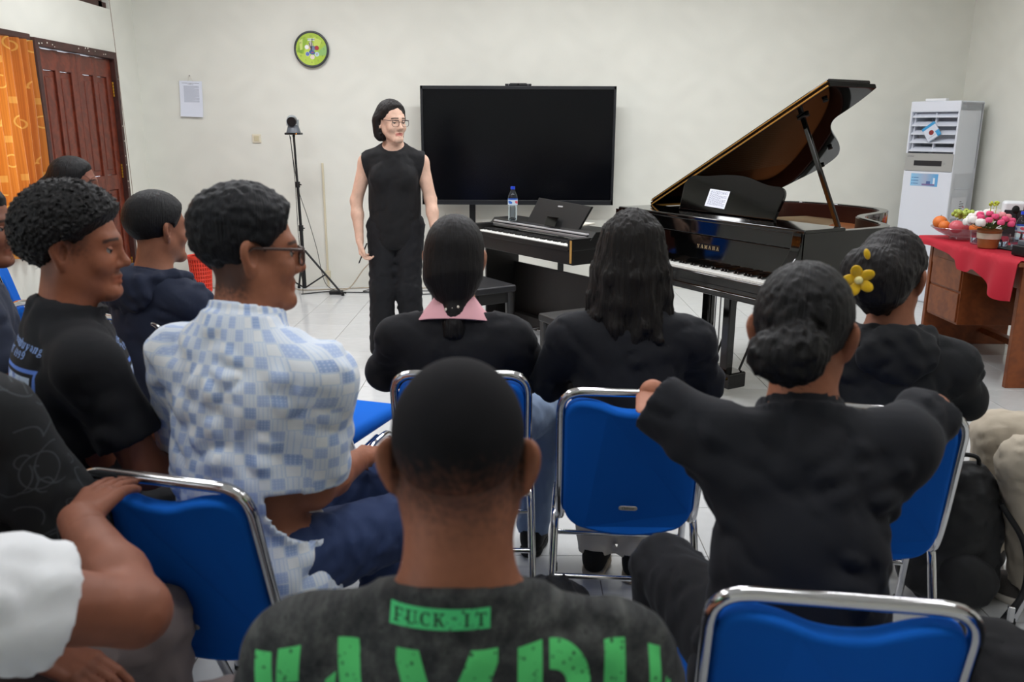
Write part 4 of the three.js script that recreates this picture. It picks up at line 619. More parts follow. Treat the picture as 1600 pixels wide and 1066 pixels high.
// ------------------------------------------------------------------ people
const add = (a, b) => [a[0] + b[0], a[1] + b[1], a[2] + b[2]], sub = (a, b) => [a[0] - b[0], a[1] - b[1], a[2] - b[2]], mul = (a, s) => [a[0] * s, a[1] * s, a[2] * s], len = a => Math.hypot(...a), nrm = a => mul(a, 1 / Math.max(1e-9, len(a))), cross = (a, b) => [a[1] * b[2] - a[2] * b[1], a[2] * b[0] - a[0] * b[2], a[0] * b[1] - a[1] * b[0]], dot = (a, b) => a[0] * b[0] + a[1] * b[1] + a[2] * b[2], mix = (a, b, t) => a.map((v, i) => v + (b[i] - v) * t);
const cap = (a, b, ra, rb, k) => ({ a, b, ra, rb, k }), ell = (a, r, k) => ({ a, r, k });
const lin = hex => { const c = new THREE.Color(hex); return [c.r, c.g, c.b]; };
const ENC = { }; // shared materials
const cloth = (hex, o = {}) => ENC[hex] ??= mat(hex, 0.92, { sheen: 0.25, sheenRoughness: 0.6, sheenColor: new THREE.Color('#8a8f9a'), ...o });
const skinMat = new THREE.MeshPhysicalMaterial({ color: '#ffffff', vertexColors: true, roughness: 0.55, specularIntensity: 0.7 });
const hairMat = (hex, bump = 0.003) => ENC['h' + hex + bump] ??= mat(hex, 0.55, { bumpMap: strandTex, bumpScale: bump * 0.5, specularIntensity: 0.45 });
// five-fingered hand; w wrist, f finger direction, n palm normal, side +1 when the thumb lies along cross(f, n)
function handPrims(w, f, n, side, curl = 0.45, spread = 1, size = 1, thumbOut = 1) {
  f = nrm(f); n = nrm(sub(n, mul(f, dot(n, f)))); const s = mul(cross(f, n), side), at = (a, b, c) => add(w, add(mul(f, a * size), add(mul(s, b * size), mul(n, c * size)))), P = [];
  const kn = [0.031, 0.0105, -0.0105, -0.0295], L = [[0.043, 0.026, 0.02], [0.047, 0.03, 0.021], [0.043, 0.028, 0.02], [0.034, 0.02, 0.018]];
  for (let i = 0; i < 4; i++) P.push(cap(at(0.005, kn[i] * 0.55, 0), at(0.085 - (i === 3 ? 0.008 : 0), kn[i], 0), 0.0165 * size, 0.0115 * size, 0.012));
  for (let i = 0; i < 4; i++) {
    let p = [0.085 - (i === 3 ? 0.008 : 0), kn[i], 0], ang = 0.15, sp = (kn[i]) * 1.6 * spread; const c = (Array.isArray(curl) ? curl[i] : curl);
    for (let j = 0; j < 3; j++) { ang += c * (j === 0 ? 0.8 : 1); const q = [p[0] + Math.cos(ang) * L[i][j], p[1] + sp * L[i][j], p[2] + Math.sin(ang) * L[i][j]]; P.push(cap(at(...p), at(...q), (0.0098 - j * 0.0009) * size, (0.0092 - j * 0.0011) * size, j ? 0.002 : 0.006)); p = q; }
  }
  const th = [[0.02, 0.022, 0.006], [0.052, 0.045 * thumbOut, 0.016], [0.08, 0.052 * thumbOut, 0.024], [0.102, 0.05 * thumbOut, 0.028]];
  for (let j = 0; j < 3; j++) P.push(cap(at(...th[j]), at(...th[j + 1]), (0.0155 - j * 0.0026) * size, (0.0125 - j * 0.0018) * size, j ? 0.003 : 0.012));
  return P;
}
const headPrims = (o) => { const j = o.jaw ?? 1; return [
  ell([0, 0.034, -0.016], [0.0755, 0.088, 0.096]), ell([0, -0.028, 0.028], [0.06 * j, 0.082, 0.062], 0.03),
  cap([0.05 * j, -0.05, 0.0], [0.018, -0.1, 0.062], 0.02, 0.017, 0.03), cap([-0.05 * j, -0.05, 0.0], [-0.018, -0.1, 0.062], 0.02, 0.017, 0.03), cap([-0.012, -0.102, 0.076], [0.012, -0.102, 0.076], 0.016, 0.016, 0.02),
  ell([0.036, -0.032, 0.058], [0.026, 0.024, 0.022], 0.02), ell([-0.036, -0.032, 0.058], [0.026, 0.024, 0.022], 0.02),
  cap([-0.034, 0.024, 0.066], [-0.008, 0.021, 0.079], 0.011, 0.011, 0.018), cap([0.034, 0.024, 0.066], [0.008, 0.021, 0.079], 0.011, 0.011, 0.018),
  cap([0, 0.012, 0.084], [0, -0.026, 0.101 + (o.nose ?? 0)], 0.0075, 0.0098, 0.012), ell([0, -0.03, 0.102 + (o.nose ?? 0)], [0.0125, 0.0105, 0.0125], 0.008), ell([0.0125, -0.036, 0.09], [0.0085, 0.008, 0.011], 0.006), ell([-0.0125, -0.036, 0.09], [0.0085, 0.008, 0.011], 0.006),
  cap([-0.02, -0.064, 0.08], [0, -0.0615, 0.0845 + (o.lip ?? 0)], 0.0055, 0.0068, 0.006), cap([0.02, -0.064, 0.08], [0, -0.0615, 0.0845 + (o.lip ?? 0)], 0.0055, 0.0068, 0.006), cap([-0.018, -0.074, 0.079], [0, -0.0765, 0.0825 + (o.lip ?? 0)], 0.0055, 0.0078, 0.006), cap([0.018, -0.074, 0.079], [0, -0.0765, 0.0825 + (o.lip ?? 0)], 0.0055, 0.0078, 0.006),
]; };
function earField(s, sc = 1) { sc *= 1.08; const c = [s * 0.082, -0.006, -0.014]; return (x, y, z) => { // cupped ear
  const px = (x - c[0]) * s, py = y - c[1], pz = z - c[2]; const a = 0.72, ux = px * Math.cos(a) + pz * Math.sin(a), uz = -px * Math.sin(a) + pz * Math.cos(a), lean = 0.18, vy = py * Math.cos(lean) - uz * Math.sin(lean), vz = py * Math.sin(lean) + uz * Math.cos(lean);
  const rz = 0.0185 * sc + 0.006 * clamp(vy / 0.03, -0.6, 1), e = (X, Y, Z, rx, ry, r) => { const k0 = Math.hypot(X / rx, Y / ry, Z / r), k1 = Math.hypot(X / rx / rx, Y / ry / ry, Z / r / r); return k1 < 1e-6 ? -rx : k0 * (k0 - 1) / k1; };
  const body = e(ux, vy, vz, 0.0105 * sc, 0.035 * sc, rz), cup = e(ux - 0.0085, vy - 0.003, vz - 0.003, 0.0105, 0.021 * sc, rz * 0.62); return Math.max(body, -cup); }; }
function person(o) {
  const g = thing('person', o.label, 'person');
  const h = o.fine ?? 0.0095, sw = o.sw ?? 0.178, bw = o.bw ?? 1; let root, psi, L, S, pelY;
  const headAz = o.headAz ?? o.A, hs = o.hs ?? 1;
  psi = Math.PI - o.A * D2R; const fw = [Math.sin(psi), 0, Math.cos(psi)];
  pelY = o.stand ? o.stand.pelvis : 0.53; L = (o.lean ?? 8) * D2R;
  const nh = [0, 0.158 * hs, 0.034]; S = (o.head[1] - pelY - nh[1]) / Math.cos(L); const off = S * Math.sin(L) + nh[2];
  root = [o.head[0] - fw[0] * off, 0, o.head[2] - fw[2] * off]; g.position.set(...root); g.rotation.y = psi;
  const toL = w => { const d = sub(w, root), c = Math.cos(psi), s = Math.sin(psi); return [d[0] * c - d[2] * s, d[1], d[0] * s + d[2] * c]; };
  const cL = Math.cos(L), sL = Math.sin(L), sp = (x, y, z) => [x, pelY + y * cL - z * sL, y * sL + z * cL]; // spine frame -> local
  const inS = (x, y, z) => { const py = y - pelY; return [x, py * cL + z * sL, -py * sL + z * cL]; };
  const k = S / 0.46, nb = sp(0, S, 0), hc = add(nb, nh);
  // joints
  const shY = 0.46 * k - 0.085, shL = sp(sw, shY + (o.shrugL ?? 0), o.shF ?? 0), shR = sp(-sw, shY + (o.shrugR ?? 0), o.shF ?? 0);
  const J = { shL, shR };
  const def = o.stand ? { elL: [0.235, pelY + 0.13, -0.02], wrL: [0.2, pelY - 0.1, 0.1], elR: [-0.235, pelY + 0.13, -0.02], wrR: [-0.22, pelY - 0.1, 0.06] } : { elL: [sw + 0.055, 0.70, 0.1 + sL * 0.15], wrL: [0.09, 0.635, 0.3], elR: [-sw - 0.055, 0.70, 0.1 + sL * 0.15], wrR: [-0.09, 0.635, 0.32] };
  for (const q of ['elL', 'wrL', 'elR', 'wrR']) J[q] = o[q] ? toL(o[q]) : def[q];
  const st = o.stand, knL = o.knL ? toL(o.knL) : st ? [0.1, 0.46, 0.02] : [0.13, 0.49, 0.43], knR = o.knR ? toL(o.knR) : st ? [-0.1, 0.46, 0.02] : [-0.13, 0.49, 0.43];
  const anL = o.anL ? toL(o.anL) : st ? [0.1, 0.08, -0.02] : [0.13, 0.085, 0.42], anR = o.anR ? toL(o.anR) : st ? [-0.1, 0.08, -0.02] : [-0.13, 0.085, 0.42];
  const hipL = [0.085, pelY - 0.01, 0.0], hipR = [-0.085, pelY - 0.01, 0.0];
  // -------- primitive sets
  const torso = [ell(sp(0, 0.0, 0), [(o.stand ? 0.142 : 0.155) * bw, 0.115, 0.115 * bw]), ell(sp(0, 0.16 * k, 0.006), [0.13 * bw, 0.15 * k, 0.098 * bw], 0.05), ell(sp(0, 0.31 * k, 0.0), [0.148 * bw, 0.16 * k, 0.105 * bw], 0.05),
    cap(sp(-sw + 0.045, shY - 0.01, -0.005), sp(sw - 0.045, shY - 0.01, -0.005), 0.055, 0.055, 0.05), cap(sp(0, S - 0.022, -0.015), shL, 0.046, 0.045, 0.04), cap(sp(0, S - 0.022, -0.015), shR, 0.046, 0.045, 0.04)];
  if (o.bust) torso.push(ell(sp(0.065, 0.29 * k, 0.085), [0.06, 0.065, 0.05], 0.04), ell(sp(-0.065, 0.29 * k, 0.085), [0.06, 0.065, 0.05], 0.04));
  const am = o.arm ?? 1; // arm girth
  const armU = [cap(J.shL, J.elL, 0.053 * am, 0.041 * am, 0.03), cap(J.shR, J.elR, 0.053 * am, 0.041 * am, 0.03)];
  const armF = [cap(J.elL, mix(J.elL, J.wrL, 0.35), 0.0405 * am, 0.041 * am, 0.02), cap(mix(J.elL, J.wrL, 0.35), J.wrL, 0.041 * am, 0.027 * am, 0.02), cap(J.elR, mix(J.elR, J.wrR, 0.35), 0.0405 * am, 0.041 * am, 0.02), cap(mix(J.elR, J.wrR, 0.35), J.wrR, 0.041 * am, 0.027 * am, 0.02)];
  const lg = o.leg ?? 1, legs = [];
  for (const [a, b, c] of [[hipL, knL, anL], [hipR, knR, anR]]) legs.push(cap(a, b, 0.088 * lg, 0.06 * lg, 0.04), cap(b, mix(b, c, 0.35), 0.058 * lg, 0.057 * lg, 0.02), cap(mix(b, c, 0.35), c, 0.057 * lg, 0.038 * lg, 0.03));
  const neck = cap(add(nb, [0, -0.03, -0.015]), add(hc, [0, -0.05, -0.022]), (o.neck ?? 0.056) * 1.06, o.neck ?? 0.056, 0.035);
  const neck2 = cap(sp(-0.03, S - 0.03, -0.02), add(hc, [-0.02, -0.08, -0.03]), 0.03, 0.028, 0.04), neck3 = cap(sp(0.03, S - 0.03, -0.02), add(hc, [0.02, -0.08, -0.03]), 0.03, 0.028, 0.04);
  // -------- head frame
  const ha = -(headAz - o.A) * D2R, hp = (o.headPitch ?? 6) * D2R, hr = (o.headRoll ?? 0) * D2R;
  const hq = new THREE.Matrix4().makeRotationFromEuler(new THREE.Euler(hp, ha, hr, 'YXZ')), e = hq.elements, is = 1 / hs;
  const toH = (x, y, z) => { const dx = (x - hc[0]) * is, dy = (y - hc[1]) * is, dz = (z - hc[2]) * is; return [dx * e[0] + dy * e[1] + dz * e[2], dx * e[4] + dy * e[5] + dz * e[6], dx * e[8] + dy * e[9] + dz * e[10]]; };
  const frH = (p) => { const q = V(...p).multiplyScalar(hs).applyMatrix4(hq); return [hc[0] + q.x, hc[1] + q.y, hc[2] + q.z]; };
  // -------- hands
  const handOf = (key, el, wr, side) => { const f = o[key]?.f ? sub(toL(add(root, o[key].f)), [0, 0, 0]) : nrm(sub(wr, el)); const n = o[key]?.n ? toL(add(root, o[key].n)) : (st ? [side > 0 ? -1 : 1, 0, 0.2] : [0, -1, 0.1]); const c = cross(nrm(f), nrm(n)); const want = o[key]?.t ? toL(add(root, o[key].t)) : (st ? [0, 0, 1] : [-side, 0, 0.4]); return handPrims(wr, f, n, dot(c, want) >= 0 ? 1 : -1, o[key]?.curl ?? 0.4, o[key]?.spread ?? 1, o.handS ?? 1, o[key]?.thumb ?? 1); };
  const hL = handOf('handL', J.elL, J.wrL, 1), hR = handOf('handR', J.elR, J.wrR, -1);
  // -------- body mesh: trunk and limbs, head, two hands
  const fBody = field([...torso, ...armU, ...armF, ...legs, neck, neck2, neck3], 0.03), fHead = field(headPrims(o), 0.02), ears = [earField(1, o.earS), earField(-1, o.earS)];
  const bodyCut = hc[1] - 0.2 * hs;
  const bb = (prims, pad) => { const mn = [9, 9, 9], mx = [-9, -9, -9]; for (const p of prims) for (const c of [p.a, p.b ?? p.a]) for (let i = 0; i < 3; i++) { const r = p.r ? p.r[i] : Math.max(p.ra, p.rb); mn[i] = Math.min(mn[i], c[i] - r - pad); mx[i] = Math.max(mx[i], c[i] + r + pad); } return [mn, mx]; };
  const hd = (x, y, z) => { const p = toH(x, y, z); let d = fHead(p[0], p[1], p[2]);
    for (const s of [-1, 1]) { const q = Math.hypot(p[0] - s * 0.031, p[1] - 0.001, p[2] - 0.094) - 0.0145, kk = 0.008, hh = Math.max(kk - Math.abs(-q - d), 0) / kk; d = Math.max(d, -q) + hh * hh * kk * 0.25; }
    if (o.smile) { const q = Math.hypot(p[0] / 2.0, p[1] + 0.0695, (p[2] - 0.0925)) - 0.0098; d = Math.max(d, -q); }
    const ed = p[0] > 0 ? ears[0](p[0], p[1], p[2]) : ears[1](p[0], p[1], p[2]); const kk = 0.007, m = Math.max(kk - Math.abs(d - ed), 0); d = Math.min(d, ed) - m * m * 0.25 / kk; return d * hs; };
  const meshes = [];
  const allB = [...torso, ...armU, ...armF, ...legs, neck];
  let bbx = bb(allB, 0.04);
  meshes.push(surfaceNets((x, y, z) => Math.max(fBody(x, y, z), y - bodyCut - 0.008), bbx[0], bbx[1], 0.0135));
  const kN = 0.03; const fh = (x, y, z) => { const a = hd(x, y, z), b = fBody(x, y, z), m = Math.max(kN - Math.abs(a - b), 0); return Math.max(Math.min(a, b) - m * m * 0.25 / kN, bodyCut - y); };
  meshes.push(surfaceNets(fh, [hc[0] - 0.15, bodyCut - 0.02, hc[2] - 0.16], [hc[0] + 0.15, hc[1] + 0.15, hc[2] + 0.16], o.headFine ?? 0.0045));
  for (const [hp2, wr, el] of [[hL, J.wrL, J.elL], [hR, J.wrR, J.elR]]) { const wc = cap(mix(el, wr, 0.86), wr, 0.03 * am, 0.027 * am, 0.02), f2 = field([wc, ...hp2], 0.006), b2 = bb([wc, ...hp2], 0.03); meshes.push(surfaceNets(f2, b2[0], b2[1], o.handFine ?? 0.005)); }
  const skin = lin(o.skin), hairC = lin(o.hairC ?? '#14110f'), lipC = lin(o.lipC ?? o.skin).map((v, i) => v * [1.0, 0.8, 0.8][i]);
  const body = part('body', toGeo(joinMeshes(meshes), (x, y, z) => {
    const t = 0.94 + 0.1 * noise3(x * 14, y * 14, z * 14) + 0.05 * noise3(x * 60, y * 60, z * 60); let c = [skin[0] * t, skin[1] * t, skin[2] * t];
    const p = toH(x, y, z);
    if (Math.abs(p[0]) < 0.12 && p[1] > -0.15 && p[1] < 0.16 && p[2] > -0.15) {
      if (p[2] > 0.066) { const l = sstep(0.011, 0.007, Math.abs(p[1] + 0.069)) * sstep(0.028, 0.02, Math.abs(p[0])); c = mix(c, lipC, l * 0.8);
        const bx0 = Math.abs(Math.abs(p[0]) - 0.031), by = p[1] - 0.0255 + 0.25 * Math.max(0, Math.abs(p[0]) - 0.035); c = mix(c, hairC, 0.85 * sstep(0.0055, 0.0025, Math.abs(by)) * sstep(0.022, 0.017, bx0)); 
        if (o.beard) c = mix(c, hairC, o.beard * (sstep(-0.048, -0.053, p[1]) * sstep(-0.062, -0.057, p[1]) * sstep(0.026, 0.018, Math.abs(p[0])) + sstep(-0.1, -0.112, p[1]) * 0.8)); }
      if (o.stubble) c = mix(c, hairC, clamp(o.stubble(p, noise3(x * 90, y * 90, z * 90)), 0, 1) * (Math.abs(p[1] + 0.004) < 0.045 ? sstep(0.083, 0.077, Math.abs(p[0])) : 1));
    }
    return c;
  }), skinMat, g);
  // eyes
  for (const s of [-1, 1]) { const eg = new THREE.SphereGeometry(0.0118 * hs, 16, 12); eg.rotateX(Math.PI / 2); const ep = eg.attributes.position, ec = new Float32Array(ep.count * 3); for (let i = 0; i < ep.count; i++) { const r = Math.hypot(ep.getX(i), ep.getY(i)) / (0.0122 * hs), fz = ep.getZ(i) > 0, c = fz && r < 0.24 ? [0.004, 0.004, 0.004] : fz && r < 0.5 ? [0.02, 0.011, 0.007] : [0.3, 0.27, 0.25]; ec.set(c, i * 3); } eg.setAttribute('color', new THREE.BufferAttribute(ec, 3)); eg.applyMatrix4(hq); eg.translate(...frH([s * 0.031, 0.001, 0.0705])); part('eye', eg, ENC.eye ??= new THREE.MeshPhysicalMaterial({ vertexColors: true, roughness: 0.15 }), g);
    const lid = new THREE.SphereGeometry(0.0133 * hs, 16, 8, 0, 6.2832, 0, o.smile ? 1.2 : 1.08); lid.rotateX(0.55); const lc = new Float32Array(lid.attributes.position.count * 3); for (let i = 0; i < lc.length; i += 3) lc.set(i / 3 >= lid.attributes.position.count - 34 ? hairC : skin.map(v => v * 0.9), i); lid.setAttribute('color', new THREE.BufferAttribute(lc, 3)); lid.applyMatrix4(hq); lid.translate(...frH([s * 0.031, 0.001, 0.0705])); part('eyelid', lid, skinMat, g); }
  if (o.smile) { const tg = new RoundedBoxGeometry(0.031, 0.0075, 0.008, 3, 0.0035); const tp = tg.attributes.position; for (let i = 0; i < tp.count; i++) { const x = tp.getX(i); tp.setZ(i, tp.getZ(i) - 16 * x * x); tp.setY(i, tp.getY(i) + 8 * x * x); } tg.applyMatrix4(hq); tg.translate(...frH([0, -0.0672, 0.0815])); part('teeth', tg, ENC.teeth ??= mat('#e8e4da', 0.25), g); }
  // -------- shirt
  const T = o.top, tt = T.t ?? 0.013, wr = T.wr ?? 0.0045;
  const slv = []; const slen = T.sleeve ?? 0.62; // <=1 upper arm fraction, up to 2 forearm
  const cuts = [];
  for (const [a, b, c] of [[J.shL, J.elL, J.wrL], [J.shR, J.elR, J.wrR]]) {
    const li = T.loose ?? 0.018;
    if (slen <= 0.05) continue;
    if (slen <= 1) { const q = mix(a, b, slen); slv.push(cap(a, q, 0.053 * am + 0.004 + li * 0.4, lerp(0.053, 0.041, slen) * am + li, 0.04)); if (!T.armhole) cuts.push([q, nrm(sub(b, a))]); }
    else { slv.push(cap(a, b, 0.053 * am + 0.004 + li * 0.4, 0.042 * am + li, 0.04)); const q = mix(b, c, slen - 1); slv.push(cap(b, q, 0.042 * am + li, 0.03 * am + li * 0.8, 0.03)); cuts.push([q, nrm(sub(c, b))]); }
  }
  const tp = [...torso, neck2, neck3, neck, ell(sp(0, 0.13 * k, 0), [0.142 * bw, 0.17 * k, 0.105 * bw], 0.05)].map(p => p.r ? ell(p.a, p.r.map(v => v + tt), p.k) : cap(p.a, p.b, p.ra + tt * 0.75, p.rb + tt * 0.75, p.k));
  if (!st) tp.push(cap(sp(-0.075, T.hem ?? -0.03, 0.02), sp(0.075, T.hem ?? -0.03, 0.02), 0.1 * bw + tt, 0.1 * bw + tt, 0.06)); else tp.push(cap(sp(-0.06, T.hem ?? -0.05, 0.0), sp(0.06, T.hem ?? -0.05, 0.0), 0.088 * bw + tt, 0.088 * bw + tt, 0.06));
  const fT = field([...tp, ...slv], 0.04), hem = (T.hem ?? -0.03) - 0.04, colY = T.collarY ?? 0.455, colS = T.collarSlope ?? 0.22;
  const cset = T.collar === 'shirt' ? 0.035 : T.collar === 'tee' ? 0.008 : 0;
  const shirtF = (x, y, z) => {
    const s = inS(x, y, z); let d = fT(x, y, z);
    const bo = noise3(x * 5 + o.head[0] * 7, y * 7 - x * 4, z * 5), fo = noise3(x * 9 - y * 6, y * 10 + x * 5, z * 8 + o.head[2]);
    d += wr * (1 - Math.abs(fo) * 2.4) * sstep(-0.35, 0.3, bo) + wr * 0.8 * bo;
    if (st) d += wr * 0.8 * noise3(x * 22, y * 4, z * 22);
    const r = Math.hypot(s[0], s[2] - 0.006), cy = S + (colY - 0.46) - colS * s[2] + 3 * Math.max(0, r - 0.115);
    d = Math.max(d, s[1] - cy);
    if (T.collar === 'shirt') { const tilt = s[1] - cy; const band = Math.max(Math.abs(r - 0.071 - 0.16 * Math.max(0, 0.03 - tilt)) - 0.006, tilt - 0.022, -0.045 - tilt); const kk = 0.006, m = Math.max(kk - Math.abs(d - band), 0); d = Math.min(d, band) - m * m * 0.25 / kk; }
    else if (T.collar === 'tee') { const ring = Math.hypot(r - 0.07, (s[1] - cy) * 0.65) - 0.0065, kk = 0.008, m = Math.max(kk - Math.abs(d - ring), 0); d = Math.min(d, ring) - m * m * 0.25 / kk; }
    d = Math.max(d, hem + (T.hemWave ?? 0.006) * noise3(x * 8, 1, z * 8) - s[1]);
    for (let i = 0; i < cuts.length; i++) { const [q, n] = cuts[i]; const a = i === 0 ? J.shL : J.shR; const al = (x - q[0]) * n[0] + (y - q[1]) * n[1] + (z - q[2]) * n[2]; if (Math.hypot(x - q[0], y - q[1], z - q[2]) < 0.14) d = Math.max(d, al); }
    if (T.armhole) for (const sg of [1, -1]) d = Math.max(d, (s[0] * sg - lerp(sw - 0.006, sw + T.armhole, sstep(shY - 0.13, shY + 0.03, s[1]))) * 0.9);
    return d;
  };
  const sbb = bb([...tp, ...slv], 0.05), sm = surfaceNets(shirtF, sbb[0], sbb[1], h);
  if (!T.bare) { let sg;
    if (T.map) { const cls = (x, y, z) => { let best = 0, bd = fTorso(x, y, z) - 0.006; const dl = distSeg([x, y, z], J.shL, J.elL) - 0.06, dr = distSeg([x, y, z], J.shR, J.elR) - 0.06; if (dl < bd - 0.0 && dl < dr) best = 1; else if (dr < bd) best = 2; return best; };
      const fTorso = field(tp, 0.04), M = T.metres ?? 0.4;
      const fr2 = [[J.shL, J.elL], [J.shR, J.elR]].map(([a, b]) => { const d = nrm(sub(b, a)), u = nrm(cross(d, [0, 0, 1])), v = cross(d, u); return { a, d, u, v }; });
      const mapf = (id, x, y, z) => { if (id === 0) { const s = inS(x, y, z), a = Math.atan2(-s[0], -s[2]); return T.planar ? [0.5 - s[0] / M, (s[1] + (T.dv ?? 0)) / M] : [0.5 + a * 0.155 / M, s[1] / M]; } const q = fr2[id - 1], r = sub([x, y, z], q.a); return T.plainSleeve ? [0.3 + 0.05 * Math.atan2(dot(r, q.u), dot(r, q.v)), 0.76 + 0.5 * dot(r, q.d)] : [Math.atan2(dot(r, q.u), dot(r, q.v)) * 0.066 / M + 0.3, dot(r, q.d) / M]; };
      sg = uvGeo(sm, cls, mapf, id => T.planar ? 0 : 2 * Math.PI * (id === 0 ? 0.155 : 0.066) / M);
    } else sg = toGeo(sm);
    const so = part(T.name ?? 'shirt', sg, T.m, g);
    if (T.extra) T.extra({ g, so, sp, inS, frH, k, J, hc, toL, root, sm });
  }
  // -------- trousers
  const Bt = o.bottom ?? { m: cloth('#15161b') }; const bt = Bt.t ?? 0.012;
  const fl = Bt.flare ?? 0, pl = [ell(sp(0, -0.01, 0), [(st ? 0.142 : 0.158) * bw + bt * 0.5, 0.11, 0.118 * bw + bt * 0.5])];
  for (const [a, b, c] of [[hipL, knL, anL], [hipR, knR, anR]]) pl.push(cap(a, b, 0.088 * lg + bt, 0.062 * lg + bt, 0.04), cap(b, c, 0.06 * lg + bt + fl * 0.3, 0.048 * lg + bt + fl, 0.03));
  const fP = field(pl, 0.03), cuff = (Bt.cuff ?? 0.075), pb = bb(pl, 0.03);
  const pf = (x, y, z) => { let d = fP(x, y, z) + 0.004 * (1 - 2 * Math.abs(noise3(x * 11, y * 14, z * 12))) + 0.003 * noise3(x * 30, y * 22, z * 30); const s = inS(x, y, z); d = Math.max(d, s[1] - (Bt.waist ?? 0.09) - 3 * Math.max(0, z)); return Math.max(d, cuff - y); };
  part(Bt.name ?? 'trousers', toGeo(surfaceNets(pf, pb[0], pb[1], Bt.fine ?? 0.0125)), Bt.m, g);
  // -------- shoes
  for (const [a, kn] of [[anL, knL], [anR, knR]]) {
    const fd = o.footDir ? nrm(toL(add(root, o.footDir))) : [a === anL ? 0.15 : -0.15, 0, 0.98]; const at = (u, y, v = 0) => [a[0] + fd[0] * u - fd[2] * v, y, a[2] + fd[2] * u + fd[0] * v];
    const up = [cap(at(-0.03, 0.05), at(0.06, 0.05), 0.038, 0.04), cap(at(0.06, 0.045), at(0.16, 0.034), 0.042, 0.033, 0.02), cap(at(-0.025, 0.085), at(-0.005, 0.07), 0.04, 0.042, 0.02)];
    const fS = field(up, 0.03), sb = bb(up, 0.02);
    const sh = part('shoe', toGeo(surfaceNets((x, y, z) => Math.max(fS(x, y, z), 0.018 - y, y - 0.1), sb[0], sb[1], 0.007)), o.shoe ?? cloth('#131314'), g);
    const so = [cap(at(-0.03, 0.02), at(0.05, 0.02), 0.04, 0.043), cap(at(0.05, 0.02), at(0.165, 0.02), 0.045, 0.035, 0.02)], fo = field(so, 0.02), ob = bb(so, 0.02);
    part('sole', toGeo(surfaceNets((x, y, z) => Math.max(fo(x, y, z), -y, y - 0.026), ob[0], ob[1], 0.007)), o.sole ?? cloth('#1a1a1a'), sh);
  }
  // -------- hair
  if (o.hair) {
    const H = o.hair, prims = [ell([0, 0.036, -0.018], [0.0765, 0.0875, 0.097]), ...(H.prims ?? [])], f0 = field(prims, H.k ?? 0.03), b = H.b, fr = y => { for (let i = 0; i < b.length - 1; i++) if (y <= b[i][0] && y >= b[i + 1][0]) return lerp(b[i + 1][1], b[i][1], (y - b[i + 1][0]) / (b[i][0] - b[i + 1][0])); return y > b[0][0] ? b[0][1] : b[b.length - 1][1]; };
    const hf = (x, y, z) => { const p = toH(x, y, z); let d = f0(p[0], p[1], p[2]); d -= (H.t ?? 0.012) * (H.prof ? H.prof(p) : 1) * (0.1 + 0.9 * sstep(-0.002, 0.03, fr(p[1]) - p[2]) * (H.nape !== undefined && H.taper !== false ? sstep(0, 0.05, p[1] - H.nape) : 1)); d += H.disp ? H.disp(p) : 0.0015 * noise3(p[0] * 70, p[1] * 30, p[2] * 70);
      if (!H.noFace || p[1] > H.noFace) d = Math.max(d, (p[2] - fr(p[1]) - (H.side ?? 0) * clamp(p[0] / 0.05, 0, 1) + 0.006 * noise3(p[0] * 60, p[1] * 60, 3)) * 0.8);
      if (H.ear !== false) for (const s of [-1, 1]) d = Math.max(d, (H.earR ?? 0.029) - Math.hypot(p[0] - s * 0.088, (p[1] + 0.008) * 0.8, p[2] + (H.earZ ?? 0.002)));
      if (H.nape !== undefined) d = Math.max(d, H.nape - p[1] + 0.006 * noise3(p[0] * 50, 2, p[2] * 50)); return d * hs; };
    const ext3 = H.box ?? [[-0.16, -0.16, -0.2], [0.16, 0.18, 0.16]]; const cs = []; for (const x of [0, 1]) for (const y of [0, 1]) for (const z of [0, 1]) cs.push(frH([ext3[x][0], ext3[y][1], ext3[z][2]])); const mn = [0, 1, 2].map(i => Math.min(...cs.map(c => c[i]))), mx = [0, 1, 2].map(i => Math.max(...cs.map(c => c[i])));
    const hm = surfaceNets(hf, mn, mx, H.fine ?? 0.005); const hu = uvGeo(hm, () => 0, (id, x, y, z) => { const p = toH(x, y, z); return [Math.atan2(p[0], -p[2]) / (2 * Math.PI) * 2, p[1] * 3]; }, () => 2);
    const ho = H.fade ? part('hair', toGeo(hm, (x, y, z) => { const p = toH(x, y, z), t = 0.94 + 0.1 * noise3(x * 14, y * 14, z * 14) + 0.05 * noise3(x * 60, y * 60, z * 60); return mix(skin.map(v => v * t), hairC, clamp(o.stubble(p, noise3(x * 90, y * 90, z * 90)), 0, 1)); }), ENC.fadeMat ??= new THREE.MeshPhysicalMaterial({ vertexColors: true, roughness: 0.9, specularIntensity: 0.3 }), g) : part('hair', hu, hairMat(o.hairC ?? '#14110f', H.bump ?? 0.003), g);
    if (H.frizz) { const g0 = toGeo(hm), N = g0.attributes.normal, P = g0.attributes.position, gs = [];
      for (let i = 0; i < H.frizz; i++) { const v = Math.floor(rnd() * P.count), p = V(P.getX(v), P.getY(v), P.getZ(v)), n = V(N.getX(v), N.getY(v), N.getZ(v)), t = V(rr(-1, 1), rr(-1.2, 0.3), rr(-1, 1)).cross(n).normalize(), L = rr(0.012, 0.034);
        const c = new THREE.QuadraticBezierCurve3(p.clone().addScaledVector(n, -0.002), p.clone().addScaledVector(n, L * rr(0.3, 0.6)).addScaledVector(t, L * 0.4), p.clone().addScaledVector(n, L * rr(0.05, 0.5)).addScaledVector(t, L)); gs.push(new THREE.TubeGeometry(c, 5, 0.0005, 3)); }
      const fo = part('stray_hairs', gs, hairMat(o.hairC ?? '#14110f', 0), ho); fo.userData.kind = 'stuff'; }
    if (H.extra) H.extra({ ho, g, frH, hq, hs });
  }
  if (o.after) o.after({ g, frH, hq, hs, J, sp, toL, root, hc });
